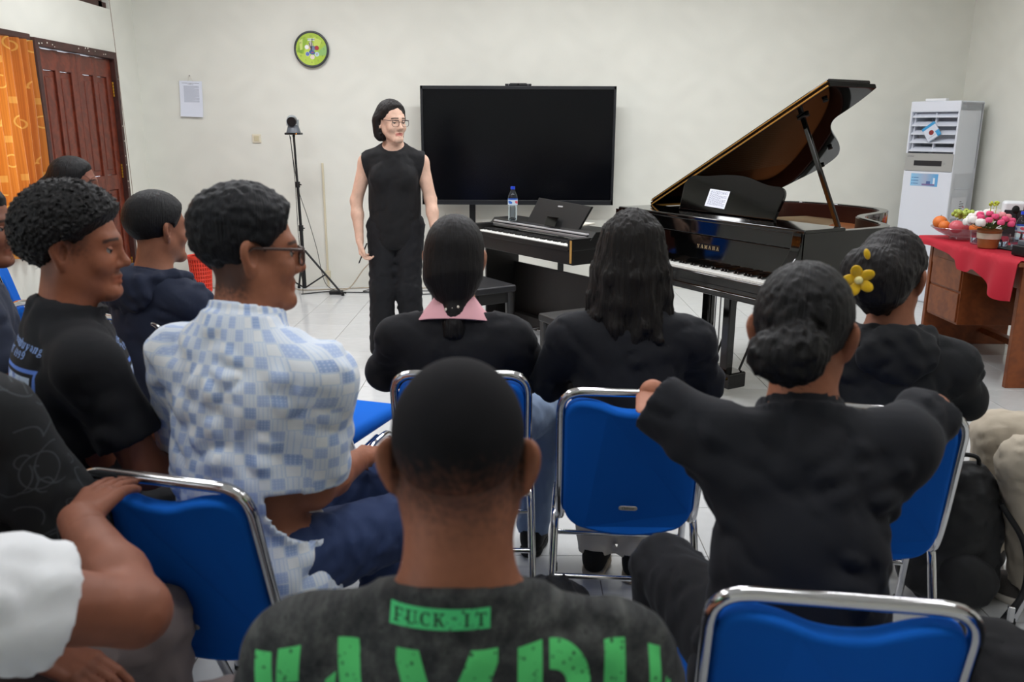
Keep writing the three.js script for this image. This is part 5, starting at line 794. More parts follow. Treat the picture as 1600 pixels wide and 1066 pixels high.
  return g;
}
function distSeg(p, a, b) { const ab = sub(b, a), t = clamp(dot(sub(p, a), ab) / dot(ab, ab), 0, 1); return len(sub(p, add(a, mul(ab, t)))); }
// hairlines: [height, how far forward the hair reaches], from the crown down
const B_SHORT = [[0.2, 0.3], [0.086, 0.09], [0.06, 0.066], [0.03, 0.04], [0.0, 0.024], [-0.022, 0.012], [-0.03, -0.03], [-0.06, -0.045], [-0.1, -0.06]];
const B_LONG = [[0.2, 0.3], [0.09, 0.09], [0.06, 0.06], [0.02, 0.04], [-0.04, 0.02], [-0.1, 0.0], [-0.4, 0.0]];
function glasses(c, m, lensM, z0 = 0.097, th = 1) { const { g, frH, hq, hs } = c; const mv = q => { q.applyMatrix4(new THREE.Matrix4().makeScale(hs, hs, hs)); q.applyMatrix4(hq); q.translate(...frH([0, 0, 0])); return q; };
  const fr = []; for (const s of [-1, 1]) { const pts = []; for (let i = 0; i < 20; i++) { const a = i / 20 * 6.2832; pts.push([s * 0.034 + 0.025 * Math.sign(Math.cos(a)) * Math.abs(Math.cos(a)) ** 0.7, -0.004 + 0.0185 * Math.sign(Math.sin(a)) * Math.abs(Math.sin(a)) ** 0.7, z0 - 0.1 * (0.034 + 0.025 * Math.cos(a)) * 0.25 * s * Math.sign(s)]); } fr.push(tube(pts, 0.0014 * th, 60, 6, true)); fr.push(rod([s * 0.013, 0.0135, z0], [s * 0.058, 0.0125, z0 - 0.004], 0.0024 * th, 6)); }
  fr.push(rod([-0.011, 0.004, z0], [0.011, 0.004, z0], 0.0014, 6)); const o = thing('eyeglasses', c.label, 'eyeglasses'); const P = new THREE.Group(); o.position.copy(g.position); o.rotation.copy(g.rotation);
  part('rims', fr.map(mv), m, o); for (const s of [-1, 1]) { part('temple_arm', mv(tube([[s * 0.06, 0.011, z0 - 0.004], [s * 0.074, 0.012, z0 - 0.03], [s * 0.079, 0.013, 0.01], [s * 0.08, 0.012, -0.01], [s * 0.079, -0.01, -0.03]], 0.0019 * th, 24, 6)), m, o); const lg = new THREE.CircleGeometry(0.023, 20); lg.scale(1, 0.78, 1); lg.translate(s * 0.034, -0.004, z0 - 0.001); part('lens', mv(lg), lensM, o); } return o; }
// ------------------------------------------------------------------ clothing prints
const checkTex = canvasTex(512, 512, (x, w, h) => {
  x.fillStyle = '#e0e8f3'; x.fillRect(0, 0, w, h); const n = 12, c = w / n;
  for (let i = 0; i < n; i++) for (let j = 0; j < n; j++) {
    const q = (i * 5 + j * 3 + ((i >> 1) * 7)) % 8, big = q < 3;
    if (big) { x.fillStyle = q === 0 ? '#9fb6de' : '#b3c6e8'; x.fillRect(i * c + 2, j * c + 2, c - 4, c - 4); x.fillStyle = 'rgba(225,234,248,0.75)'; for (let a = 0; a < 4; a++) for (let b = 0; b < 4; b++) { x.beginPath(); x.arc(i * c + 6 + a * 10, j * c + 6 + b * 10, 2.1, 0, 7); x.fill(); } }
    else if (q < 5) { x.fillStyle = '#e9edf2'; x.fillRect(i * c + 3, j * c + 3, c - 6, c - 6); x.strokeStyle = '#bcd0ea'; x.lineWidth = 2; x.strokeRect(i * c + 2, j * c + 2, c - 4, c - 4); }
    else { x.strokeStyle = '#b7cdea'; x.lineWidth = 1.5; for (let a = 0; a < 3; a++) { x.beginPath(); x.moveTo(i * c + a * 14 + 6, j * c); x.lineTo(i * c + a * 14 + 6, j * c + c); x.stroke(); } }
  }
});
const M9 = 0.62, greenTex = canvasTex(1024, 1024, (x, w, h) => {
  const X = m => (0.5 + m / M9) * w, Y = s => (1 - s / M9) * h, img = x.createImageData(w, h);
  for (let j = 0; j < h; j++) for (let i = 0; i < w; i++) { const n = 0.5 * noise3(i / 60, j / 60, 2) + 0.3 * noise3(i / 22, j / 22, 5) + 0.25 * noise3(i / 7, j / 7, 8), t = clamp(0.42 + 0.5 * n, 0, 1), k = (j * w + i) * 4; img.data[k] = lerp(22, 92, t); img.data[k + 1] = lerp(24, 94, t); img.data[k + 2] = lerp(26, 90, t); img.data[k + 3] = 255; }
  x.putImageData(img, 0, 0);
  x.fillStyle = '#4fcf7e'; const y1 = 0.388, y0 = 0.366; x.fillRect(X(-0.074), Y(y1), X(0.041) - X(-0.074), Y(y0) - Y(y1));
  x.fillStyle = '#24342b'; x.font = 'bold 33px serif'; x.textBaseline = 'middle'; x.textAlign = 'center'; 'FUCK IT'.split('').forEach((c, i) => c !== ' ' && x.fillText(c, X(-0.064 + i * 0.0158), Y(0.3765)));
  const P = (...p) => { x.beginPath(); p.forEach((q, i) => i ? x.lineTo(X(q[0]), Y(q[1])) : x.moveTo(X(q[0]), Y(q[1]))); x.closePath(); x.fill(); };
  x.fillStyle = '#55c96f'; const t = 0.342, b = 0.2;
  P([-0.235, t - 0.02], [-0.213, t - 0.018], [-0.2, b], [-0.226, b]); P([-0.205, t - 0.014], [-0.178, t - 0.008], [-0.178, t - 0.045], [-0.205, t - 0.05]);   // first letter
  P([-0.136, t], [-0.11, t + 0.002], [-0.082, b], [-0.112, b]); P([-0.146, t - 0.04], [-0.134, t - 0.03], [-0.14, b], [-0.16, b]);                              // A
  P([-0.064, t + 0.003], [-0.038, t + 0.003], [-0.012, t - 0.07], [0.02, t + 0.004], [0.05, t + 0.004], [0.05, t - 0.01], [-0.004, b], [-0.02, b], [-0.064, t - 0.01]);
  P([-0.066, t - 0.045], [-0.05, t - 0.035], [-0.05, b], [-0.066, b]); P([0.036, t - 0.035], [0.05, t - 0.045], [0.05, b], [0.036, b]);                          // M
  P([0.072, t], [0.1, t + 0.004], [0.1, b], [0.072, b]); x.beginPath(); x.moveTo(X(0.108), Y(t + 0.004)); x.quadraticCurveTo(X(0.155), Y(t), X(0.155), Y(t - 0.045)); x.quadraticCurveTo(X(0.155), Y(t - 0.09), X(0.108), Y(t - 0.092)); x.lineTo(X(0.108), Y(t - 0.066)); x.quadraticCurveTo(X(0.128), Y(t - 0.066), X(0.128), Y(t - 0.045)); x.quadraticCurveTo(X(0.128), Y(t - 0.026), X(0.108), Y(t - 0.024)); x.fill(); // P
  P([0.172, t - 0.002], [0.197, t - 0.002], [0.193, b], [0.168, b]);                                                                                             // I
  P([0.225, t - 0.012], [0.24, t - 0.018], [0.238, b], [0.222, b]); P([0.246, t - 0.05], [0.254, t - 0.06], [0.25, b], [0.242, b]);
  for (let i = 0; i < 1500; i++) { x.fillStyle = `rgba(26,32,30,${0.3 + rnd() * 0.5})`; x.beginPath(); x.arc(rnd() * w, Y(0.41) + rnd() * 380, rnd() * 3.2, 0, 7); x.fill(); }
});
const M3 = 0.62, blackPrintTex = canvasTex(1024, 1024, (x, w, h) => {
  const X = m => (0.5 + m / M3) * w, Y = s => (1 - s / M3) * h; x.fillStyle = '#121318'; x.fillRect(0, 0, w, h);
  x.textBaseline = 'middle'; x.textAlign = 'center'; x.fillStyle = '#86a4dc'; x.font = 'bold 38px serif';
  'Jota Oumbuyang'.split('').forEach((c, i) => c !== ' ' && x.fillText(c, X(-0.1 + i * 0.0162), Y(0.405 - 0.001 * i))); 'IOT 6999'.split('').forEach((c, i) => c !== ' ' && x.fillText(c, X(-0.055 + i * 0.0165), Y(0.374)));
  const x0 = X(-0.12), x1 = X(0.115), y0 = Y(0.345), y1 = Y(0.15); x.strokeStyle = '#5f84d6'; x.lineWidth = 15; x.strokeRect(x0, y0, x1 - x0, y1 - y0);
  for (let i = x0 + 22; i < x1 - 22; i += 3) for (let j = y0 + 22; j < y1 - 22; j += 3) { const n = noise3(i / 60, j / 60, 1) + 0.7 * noise3(i / 14, j / 14, 4) + (i - x0) / (x1 - x0) * 1.6 - 0.6 + (j - y0) / (y1 - y0) * 0.5, t = clamp(0.5 + 0.5 * n, 0, 1); x.fillStyle = `rgb(${lerp(48, 208, t) | 0},${lerp(72, 226, t) | 0},${lerp(170, 246, t) | 0})`; x.fillRect(i, j, 3, 3); }
});
const batikTex = canvasTex(512, 512, (x, w, h) => { x.fillStyle = '#17191c'; x.fillRect(0, 0, w, h); x.strokeStyle = '#3c4146'; x.lineWidth = 3; for (let k = 0; k < 70; k++) { const X = rnd() * w, Y = rnd() * h, r = 14 + rnd() * 34; x.beginPath(); if (k % 3) { x.arc(X, Y, r, rnd() * 6, rnd() * 6 + 3); } else { x.moveTo(X, Y); x.bezierCurveTo(X + r * 2, Y - r, X + r, Y + r * 2, X + r * 3 - 40, Y + r); } x.stroke(); } });
const skinA = '#9a6147', skinB = '#7d4c38';
// hood lying behind the neck
const hood = (m) => ({ g, sp, k }) => { const pr = []; let q = null; for (let i = 0; i <= 10; i++) { const a = (i / 10 - 0.5) * 4.4, p = sp(0.105 * Math.sin(a), 0.45 * k + 0.02 * Math.cos(a) - 0.05 * (Math.cos(a) > 0.3 ? Math.cos(a) - 0.3 : 0), 0.02 - 0.115 * Math.cos(a)); if (q) pr.push(cap(q, p, 0.024 + 0.01 * Math.cos((i - 1) / 10 * 4.4 - 2.2), 0.024 + 0.01 * Math.cos(a), 0.03)); q = p; }
  pr.push(ell(sp(0, 0.385 * k, -0.12), [0.1, 0.075, 0.035], 0.05)); part('hood', sdGeo(pr, 0.03, 0.008, 0.009), m, g); };
function sdGeo(prims, k, h, nz = 0, f2) { const F = field(prims, k); const mn = [9, 9, 9], mx = [-9, -9, -9]; for (const p of prims) for (const c of [p.a, p.b ?? p.a]) for (let i = 0; i < 3; i++) { const r = (p.r ? p.r[i] : Math.max(p.ra, p.rb)) + 0.03; mn[i] = Math.min(mn[i], c[i] - r); mx[i] = Math.max(mx[i], c[i] + r); } return toGeo(surfaceNets((x, y, z) => { let d = F(x, y, z) + (nz ? nz * noise3(x * 16, y * 16, z * 16) : 0); return f2 ? f2(d, x, y, z) : d; }, mn, mx, h)); }
const place = (c, geo) => { geo.applyMatrix4(new THREE.Matrix4().makeScale(c.hs, c.hs, c.hs)); geo.applyMatrix4(c.hq); geo.translate(...c.frH([0, 0, 0])); return geo; };

// ------------------------------------------------------------------ the cast
// teacher
person({ label: 'standing woman in a black sleeveless top and black trousers, smiling, pen in hand', A: 176, headAz: 140, headPitch: 4, head: [-0.768, 1.497, -5.25], lean: 1, stand: { pelvis: 0.87 }, sw: 0.168, bw: 0.98, arm: 0.92, leg: 0.95, neck: 0.047, smile: true, bust: true, jaw: 0.96, headFine: 0.0032, handFine: 0.004, handS: 0.92,
  skin: '#e2b9a2', lipC: '#c47a74', hairC: '#1b1615',
  elR: [-1.01, 1.02, -5.27], wrR: [-0.985, 0.775, -5.2], elL: [-0.545, 1.03, -5.27], wrL: [-0.505, 0.81, -5.16], handR: { f: [0.12, -1, 0.1], n: [1, 0, 0], t: [0, 0, 1], curl: [0.6, 0.7, 0.75, 0.8], thumb: 0.8 },
  anR: [-0.875, 0.08, -5.25], anL: [-0.67, 0.08, -5.27], knR: [-0.862, 0.46, -5.23], knL: [-0.69, 0.46, -5.23],
  top: { name: 'sleeveless_top', m: cloth('#0d0d10'), sleeve: 0.22, loose: 0.002, armhole: 0.026, collar: 'tee', collarY: 0.475, collarSlope: 0.5, hem: -0.11, t: 0.02, wr: 0.003 }, bottom: { m: cloth('#0c0d12'), flare: 0.022, cuff: 0.035, t: 0.016, waist: 0.1 }, fine: 0.0085,
  hair: { t: 0.011, b: [[0.2, 0.3], [0.112, 0.1], [0.09, 0.072], [0.06, 0.05], [0.03, 0.03], [0.0, 0.004], [-0.04, -0.006], [-0.13, 0.0]], prims: [cap([0.055, 0.0, -0.035], [0.06, -0.085, -0.03], 0.045, 0.034), cap([-0.055, 0.0, -0.035], [-0.06, -0.085, -0.03], 0.045, 0.034), cap([0, 0.0, -0.06], [0, -0.085, -0.06], 0.06, 0.05)], side: 0.035, nape: -0.118, earR: 0.022, earZ: -0.012, fine: 0.004, bump: 0.002 },
  after: c => { c.label = 'thin dark eyeglasses worn by the standing woman'; glasses(c, mat('#3a2a28', 0.35), MT.glass); const p = c.J.wrR; const w = thing('pen', 'thin black pen in the hand of the standing woman', 'pen'); part('barrel', [rod([-0.992, 0.64, -5.185], [-0.935, 0.765, -5.165], 0.0042, 8)], MT.blackPlastic, w); part('tip', rod([-0.992, 0.64, -5.185], [-0.9955, 0.632, -5.186], 0.003, 8, 0.001), MT.dullMetal, w); } });
// man with buzz cut and green print
const fade = (p, n) => { const a = sstep(-0.1, 0.03, p[1] + 0.02 * n) * sstep(0.1, 0.075, p[2] - 0.35 * p[1]); return a * 0.995; };
person({ label: 'man with a buzz cut in a grey shirt with green lettering, seen from behind', A: 0, headAz: 1, headPitch: 8, head: [-0.069, 1.063, -0.95], lean: 9, sw: 0.195, bw: 1.08, neck: 0.06, skin: skinA, hairC: '#17181b', earS: 0.97, headFine: 0.0035, fine: 0.008, hs: 1.0,
  stubble: fade, top: { m: mat('#ffffff', 0.95, { map: greenTex }), map: true, planar: true, dv: -0.005, plainSleeve: true, metres: M9, sleeve: 0.75, collar: 'tee', collarY: 0.472, loose: 0.024, wr: 0.0035 }, bottom: { m: cloth('#1d2027') },
  hair: { t: 0.003, b: [[0.2, 0.3], [0.1, 0.1], [0.07, 0.088], [0.05, 0.055], [0.02, 0.02], [-0.02, -0.03], [-0.06, -0.06]], fade: true, disp: p => 0.0035 * sstep(0.05, -0.04, p[1]), fine: 0.004, nape: -0.06 } });
// woman with the bun, arms over the neighbouring chairs
person({ label: 'woman with a low bun in a black shirt, arms spread over neighbouring chairs', A: 6, headAz: 28, headPitch: 6, head: [0.529, 1.091, -1.5], lean: 20, sw: 0.172, bw: 0.95, shrugL: 0.045, shrugR: 0.045, neck: 0.05, skin: '#a5694e', hairC: '#161516', fine: 0.008, headFine: 0.004,
  elL: [0.243, 0.959, -1.55], wrL: [0.311, 0.877, -1.8], elR: [0.821, 0.937, -1.55], wrR: [0.934, 0.851, -1.8], knL: [0.335, 0.5, -1.69], anL: [0.32, 0.085, -1.66], knR: [0.66, 0.49, -1.72],
  top: { m: cloth('#14161d'), sleeve: 0.78, collar: 'shirt', collarY: 0.475, t: 0.018, loose: 0.016, wr: 0.006, hem: -0.06 }, bottom: { m: cloth('#0f1118') },
  hair: { frizz: 150, t: 0.011, b: B_SHORT.map(([y, z], i) => [y, i ? z - 0.004 : z]), prims: [ell([0, -0.03, -0.1], [0.045, 0.04, 0.045]), cap([-0.01, -0.025, -0.13], [0.025, -0.03, -0.135], 0.036, 0.033, 0.02), cap([0.0, -0.05, -0.122], [-0.02, -0.01, -0.138], 0.027, 0.027, 0.02)], nape: -0.1, fine: 0.0045, bump: 0.004, disp: p => 0.002 * noise3(p[0] * 60, p[1] * 60, p[2] * 60) + (p[2] < -0.1 ? 0.005 * noise3(p[0] * 45, p[1] * 30, p[2] * 45) : 0), box: [[-0.14, -0.16, -0.24], [0.14, 0.17, 0.15]] } });
// woman with flower
person({ label: 'woman in a black hooded top with a yellow flower in her bun', A: 12, headAz: 42, headPitch: 4, head: [1.06, 1.055, -2.34], lean: 10, sw: 0.178, neck: 0.05, skin: '#9c644b', hairC: '#171415', wrR: [1.2, 0.6, -2.65],
  top: { name: 'hooded_top', m: cloth('#131519'), sleeve: 1.95, collarY: 0.47, t: 0.02, loose: 0.02, wr: 0.006, extra: hood(cloth('#131519')) }, bottom: { m: cloth('#111319') },
  hair: { frizz: 130, t: 0.014, b: B_SHORT, prims: [ell([0.0, 0.0, -0.1], [0.075, 0.075, 0.06]), ell([0.01, 0.015, -0.15], [0.066, 0.062, 0.05], 0.02), cap([0, -0.03, -0.12], [0.0, -0.085, -0.085], 0.05, 0.035)], nape: -0.1, fine: 0.0048, bump: 0.004, disp: p => 0.003 * noise3(p[0] * 50, p[1] * 35, p[2] * 50), box: [[-0.15, -0.16, -0.25], [0.15, 0.17, 0.15]] },
  after: c => { const f = thing('flower_hair_clip', 'yellow flower hair clip in the dark bun', 'hair clip'); const b = c.frH([0.014, 0.0, -0.218]); f.position.set(...V(...b).applyAxisAngle(V(0, 1, 0), Math.PI - 12 * D2R).add(V(c.root[0], 0, c.root[2])).toArray());
    f.rotation.set(0.1, -0.25, 0.35); f.scale.setScalar(1.25); const pm = mat('#e0b41c', 0.35), pc = mat('#f4e9a0', 0.4); for (let i = 0; i < 5; i++) { const g = new THREE.SphereGeometry(0.017, 14, 10); g.scale(0.72, 1, 0.28); g.rotateX(0.35); g.translate(0, 0.019, 0.002); g.rotateZ(i * 1.2566); part('petal', g, pm, f); } const ce = new THREE.SphereGeometry(0.009, 12, 8); ce.scale(1, 1, 0.6); ce.translate(0, 0, 0.004); part('flower_centre', ce, pc, f); part('bud', (() => { const g = new THREE.SphereGeometry(0.008, 10, 8); g.scale(0.8, 1.5, 0.6); g.translate(0.028, 0.05, 0); return g; })(), pm, f); part('clip_bar', rb(0.06, 0.008, 0.006, -0.02, 0, -0.006, 0.002), mat('#b8902a', 0.4), f); } });
// long-haired woman
const locks = []; for (let i = 0; i < 30; i++) { const a = (i / 29 - 0.5) * 3.9, r = 0.085, x = r * Math.sin(a), z = -0.02 - r * Math.cos(a); const L = 0.27 + 0.07 * rnd() - 0.05 * Math.abs(a) / 2; let p = [x * 0.72, 0.065, -0.02 + (z + 0.02) * 0.8]; for (let j = 1; j <= 4; j++) { const t = j / 4, q = [x * (0.92 + 0.26 * t) + 0.02 * Math.sin(i * 7 + j * 1.3) * t, 0.02 - L * t, z - 0.02 * t + 0.018 * Math.cos(i * 5 + j * 1.7) * t]; locks.push(cap(p, q, j === 1 ? 0.012 : 0.021 - 0.003 * j, j === 4 ? 0.003 : 0.018 - 0.003 * j, 0.014)); p = q; } }
person({ label: 'woman with long loose dark hair in a black jacket, seen from behind', A: 3, headAz: 14, headPitch: 3, head: [0.337, 1.1, -2.43], lean: 6, sw: 0.178, neck: 0.048, skin: '#a86f56', hairC: '#191615', anL: [0.27, 0.085, -2.56], anR: [0.40, 0.085, -2.53], footDir: [0.25, 0, -0.97], shoe: cloth('#1b1a18'), sole: mat('#b8ab98', 0.7),
  top: { name: 'jacket', m: cloth('#12141b'), sleeve: 1.95, collar: 'shirt', collarY: 0.475, t: 0.018, wr: 0.005, hem: -0.07 }, bottom: { m: cloth('#d8d0c4'), t: 0.012, waist: 0.03 },
  hair: { frizz: 130, t: 0.011, b: B_LONG.map(([y, z]) => [y, y < 0.05 ? Math.min(z, 0.02) : z]), prims: [ell([0, -0.03, -0.035], [0.078, 0.1, 0.075]), ...locks], k: 0.014, ear: true, earR: 0.02, fine: 0.0048, bump: 0.005, disp: p => 0.0045 * noise3(p[0] * 75, p[1] * 7, p[2] * 75), box: [[-0.16, -0.36, -0.19], [0.16, 0.17, 0.15]] } });
// ponytail woman, pink collar
person({ label: 'woman with a low ponytail and a pink collar over a black cardigan', A: 2, headAz: 6, headPitch: 4, head: [-0.187, 1.073, -2.52], lean: 6, sw: 0.178, neck: 0.046, skin: '#c08a70', hairC: '#141213', knR: [0.1, 0.5, -2.8], anR: [0.06, 0.085, -2.7], knL: [-0.26, 0.49, -2.9],
  top: { name: 'cardigan', m: cloth('#0f1016'), sleeve: 1.95, collarY: 0.455, t: 0.016, wr: 0.0035, hem: -0.07, extra: ({ g, sp, k }) => { const L0 = lathe([[0.052, 0.048], [0.058, 0.05], [0.085, 0.012], [0.112, -0.022], [0.109, -0.026], [0.082, 0.004], [0.056, 0.036]], 48), p = L0.attributes.position; for (let i = 0; i < p.count; i++) { const x = p.getX(i), y = p.getY(i), z = p.getZ(i), a = Math.atan2(Math.abs(x), -z); p.setXYZ(i, x * 1.08, y + 0.02 * Math.cos(a) - 0.006, z); if (y < 0.02) { const s = 1 + 0.35 * sstep(1.2, 2.0, a) * sstep(0.02, -0.02, y); p.setX(i, p.getX(i) * s); } } L0.computeVertexNormals(); L0.rotateX(0.15); L0.translate(...sp(0, 0.455 * k, -0.004)); part('pink_collar', L0, mat('#e3a9b2', 0.8, { side: THREE.DoubleSide }), g); } }, bottom: { name: 'jeans', m: cloth('#8296b4') },
  hair: { frizz: 60, t: 0.011, b: B_LONG.map(([y, z]) => [y, y < 0.05 ? 0.03 + y * 0.4 : z]), prims: [ell([0, -0.02, -0.045], [0.076, 0.1, 0.07]), cap([0, -0.06, -0.06], [-0.012, -0.128, -0.085], 0.066, 0.024, 0.04), cap([-0.012, -0.13, -0.087], [-0.012, -0.15, -0.1], 0.017, 0.017, 0.012), cap([-0.012, -0.155, -0.102], [-0.014, -0.215, -0.112], 0.019, 0.033, 0.01)], nape: -0.225, fine: 0.0045, bump: 0.003, ear: false, disp: p => 0.0012 * noise3(p[0] * 110, p[1] * 5, p[2] * 110) + (p[1] < -0.15 ? 0.003 * noise3(p[0] * 160, p[1] * 12, p[2] * 160) : 0), box: [[-0.14, -0.26, -0.2], [0.14, 0.17, 0.15]],
    extra: c => { const g = new THREE.TorusGeometry(0.019, 0.007, 10, 24); g.rotateX(1.2); g.translate(-0.012, -0.143, -0.096); part('hair_tie', place(c, g), MT.blackMatte, c.g); for (const [x, y, z] of [[-0.012, -0.138, -0.122], [0.006, -0.142, -0.12], [-0.032, -0.15, -0.115], [-0.026, -0.134, -0.117]]) { const s = new THREE.SphereGeometry(0.0065, 12, 10); s.translate(x, y, z); part('pearl', place(c, s), ENC.pearl ??= mat('#e8e0d2', 0.2), c.g); } } } });
// man in checked shirt
person({ label: 'man with glasses in a pale blue checked short-sleeved shirt and jeans', A: 22, headAz: 66, headPitch: 4, headRoll: -4, head: [-0.565, 1.197, -1.76], lean: 5, sw: 0.19, bw: 1.05, neck: 0.056, skin: skinA, hairC: '#15161a', headFine: 0.0036, fine: 0.0075, beard: 0.2,
  elR: [-0.44, 0.69, -1.68], wrR: [-0.385, 0.66, -1.93], wrL: [-0.52, 0.62, -2.05], knR: [-0.19, 0.5, -1.98], anR: [-0.17, 0.085, -2.0], knL: [-0.4, 0.5, -2.15], anL: [-0.38, 0.085, -2.15],
  top: { m: mat('#ffffff', 0.9, { map: checkTex }), map: true, metres: 0.3, sleeve: 0.86, collar: 'shirt', collarY: 0.49, t: 0.022, loose: 0.032, wr: 0.007, hem: -0.09 }, bottom: { name: 'jeans', m: cloth('#26375e'), fine: 0.009 },
  hair: { frizz: 80, t: 0.02, b: [[0.2, 0.3], [0.1, 0.098], [0.07, 0.078], [0.045, 0.06], [0.01, 0.03], [-0.01, 0.012], [-0.03, -0.03], [-0.06, -0.045], [-0.1, -0.06]], prof: p => 0.12 + 0.55 * sstep(-0.05, 0.03, p[1]) + 0.65 * sstep(0.03, 0.1, p[1]), nape: -0.088, fine: 0.004, bump: 0.005, disp: p => 0.0035 * noise3(p[0] * 48, p[1] * 48, p[2] * 48) },
  stubble: (p, n) => 0.75 * sstep(-0.105, -0.06, p[1] + 0.015 * n) * sstep(0.0, -0.03, p[2]) + 0.7 * sstep(-0.02, 0.04, p[1]) * sstep(0.05, 0.02, p[2]), after: c => { c.label = 'brown plastic eyeglasses worn by the man in the checked shirt'; glasses(c, mat('#4a332c', 0.35), MT.glass, 0.1, 1.7); } });
// curly-haired man
person({ label: 'curly-haired man in a black T-shirt with blue back print, in profile', A: 52, headAz: 80, headPitch: 5, head: [-1.018, 1.186, -1.92], lean: 4, sw: 0.19, bw: 1.05, neck: 0.057, skin: '#94593f', hairC: '#131213', headFine: 0.0034, beard: 0.45, lip: 0.003,
  top: { name: 't_shirt', m: mat('#ffffff', 0.95, { map: blackPrintTex }), map: true, planar: true, dv: -0.05, plainSleeve: true, metres: M3, sleeve: 0.7, collar: 'tee', collarY: 0.49, t: 0.018, loose: 0.026, wr: 0.005 }, bottom: { m: cloth('#14161c') },
  hair: { frizz: 160, t: 0.034, b: [[0.2, 0.3], [0.14, 0.13], [0.085, 0.1], [0.062, 0.072], [0.04, 0.045], [0.01, 0.012], [-0.02, -0.02], [-0.06, -0.05], [-0.1, -0.055]], prof: p => 0.2 + 0.8 * sstep(-0.08, 0.05, p[1] - 0.4 * p[2]), nape: -0.092, fine: 0.0036, bump: 0.002, disp: p => -0.009 * Math.abs(noise3(p[0] * 55, p[1] * 55, p[2] * 55)) - 0.004 * noise3(p[0] * 120, p[1] * 120, p[2] * 120) + 0.006 },
  stubble: (p, n) => 0.6 * sstep(-0.03, 0.03, p[1] + 0.02 * n) * sstep(0.06, 0.02, p[2]) + 0.35 * sstep(-0.09, -0.05, p[1]) * sstep(-0.02, -0.05, p[2]) });
// man in navy hooded sweatshirt
person({ label: 'short-haired man in a navy hooded sweatshirt, seen from behind', A: 26, headAz: 40, headPitch: 4, head: [-1.28, 1.105, -2.98], lean: 8, sw: 0.18, skin: '#8e5b44', hairC: '#141416',
  top: { name: 'hooded_sweatshirt', m: cloth('#1b2338'), sleeve: 1.95, collarY: 0.47, t: 0.02, wr: 0.007, extra: hood(cloth('#1b2338')) }, bottom: { m: cloth('#15171e') },
  hair: { t: 0.015, b: B_SHORT, prof: p => 0.3 + 0.7 * sstep(-0.07, 0.03, p[1]), nape: -0.082, fine: 0.0046, disp: p => 0.0015 * noise3(p[0] * 150, p[1] * 150, p[2] * 150) } });
// woman at the back
person({ label: 'dark-haired woman at the back, only her forehead showing above the curly hair', A: 60, headAz: 72, headPitch: 4, head: [-2.135, 1.19, -4.08], lean: 5, sw: 0.172, skin: '#7a4b3a', hairC: '#121112', headFine: 0.0055, handFine: 0.0065, fine: 0.012, top: { m: cloth('#1a1b20'), sleeve: 0.7, collar: 'tee' },
  hair: { t: 0.01, b: [[0.2, 0.3], [0.095, 0.09], [0.06, 0.058], [0.03, 0.03], [0.0, 0.01], [-0.1, -0.04]], prims: [ell([0, -0.02, -0.12], [0.04, 0.04, 0.04])], nape: -0.09, fine: 0.0055 } });
// man cut by the left edge
person({ label: 'man in a dark blue shirt cut off by the left edge, face in profile', A: 55, headAz: 82, headPitch: 6, head: [-1.63, 1.165, -2.52], lean: 6, sw: 0.18, skin: '#84523c', hairC: '#151414', headFine: 0.0042, handFine: 0.0065, fine: 0.011, beard: 0.3, top: { m: cloth('#232a3c'), sleeve: 0.75, collar: 'tee', t: 0.018 }, hair: { t: 0.012, b: B_SHORT, nape: -0.08, fine: 0.005 } });
// dark patterned shirt at the left edge
person({ label: 'person in a dark grey patterned shirt at the left edge, head out of view', A: 18, headAz: 40, head: [-1.115, 1.18, -1.52], lean: 6, knL: [-1.32, 0.49, -1.74], knR: [-1.14, 0.49, -1.72], anL: [-1.3, 0.085, -1.62], anR: [-1.13, 0.085, -1.6], sw: 0.19, bw: 1.08, skin: skinB, handFine: 0.0065, headFine: 0.006, top: { m: mat('#ffffff', 0.9, { map: batikTex }), map: true, metres: 0.42, sleeve: 1.9, collar: 'shirt', t: 0.03, loose: 0.04, wr: 0.008, hem: -0.08 }, bottom: { m: cloth('#17181c') }, hair: { t: 0.012, b: B_SHORT, nape: -0.08, fine: 0.006 } });
// white T-shirt, hand on the chair
person({ label: 'person in a white T-shirt and taupe trousers, hand resting on a chair rail', A: 38, headAz: 45, head: [-0.93, 1.09, -1.06], lean: 10, sw: 0.195, bw: 1.05, skin: '#8f5a45', arm: 1.22, handFine: 0.0038, headFine: 0.006,
  shrugR: 0.05, elR: [-0.58, 0.735, -1.13], wrR: [-0.752, 0.797, -1.31], handR: { f: [0.04, 0.16, -1], n: [0.05, -1, -0.1], t: [-1, 0, 0], curl: [0.1, 0.12, 0.14, 0.18], spread: 0.5 }, wrL: [-0.80, 0.60, -1.22], elL: [-1.1, 0.7, -1.2], handL: { f: [0.9, -0.25, 0.1], n: [0, -1, 0], t: [0, 0, -1], curl: 0.25 }, knR: [-0.42, 0.47, -1.24], anR: [-0.38, 0.085, -1.25], knL: [-0.72, 0.5, -1.46], anL: [-0.72, 0.085, -1.45],
  top: { name: 't_shirt', m: cloth('#e6e8ea'), sleeve: 0.64, collar: 'tee', t: 0.02, loose: 0.04, wr: 0.006 }, bottom: { m: cloth('#766b6a'), fine: 0.01 }, hair: { t: 0.012, b: B_SHORT, nape: -0.08, fine: 0.006 } });
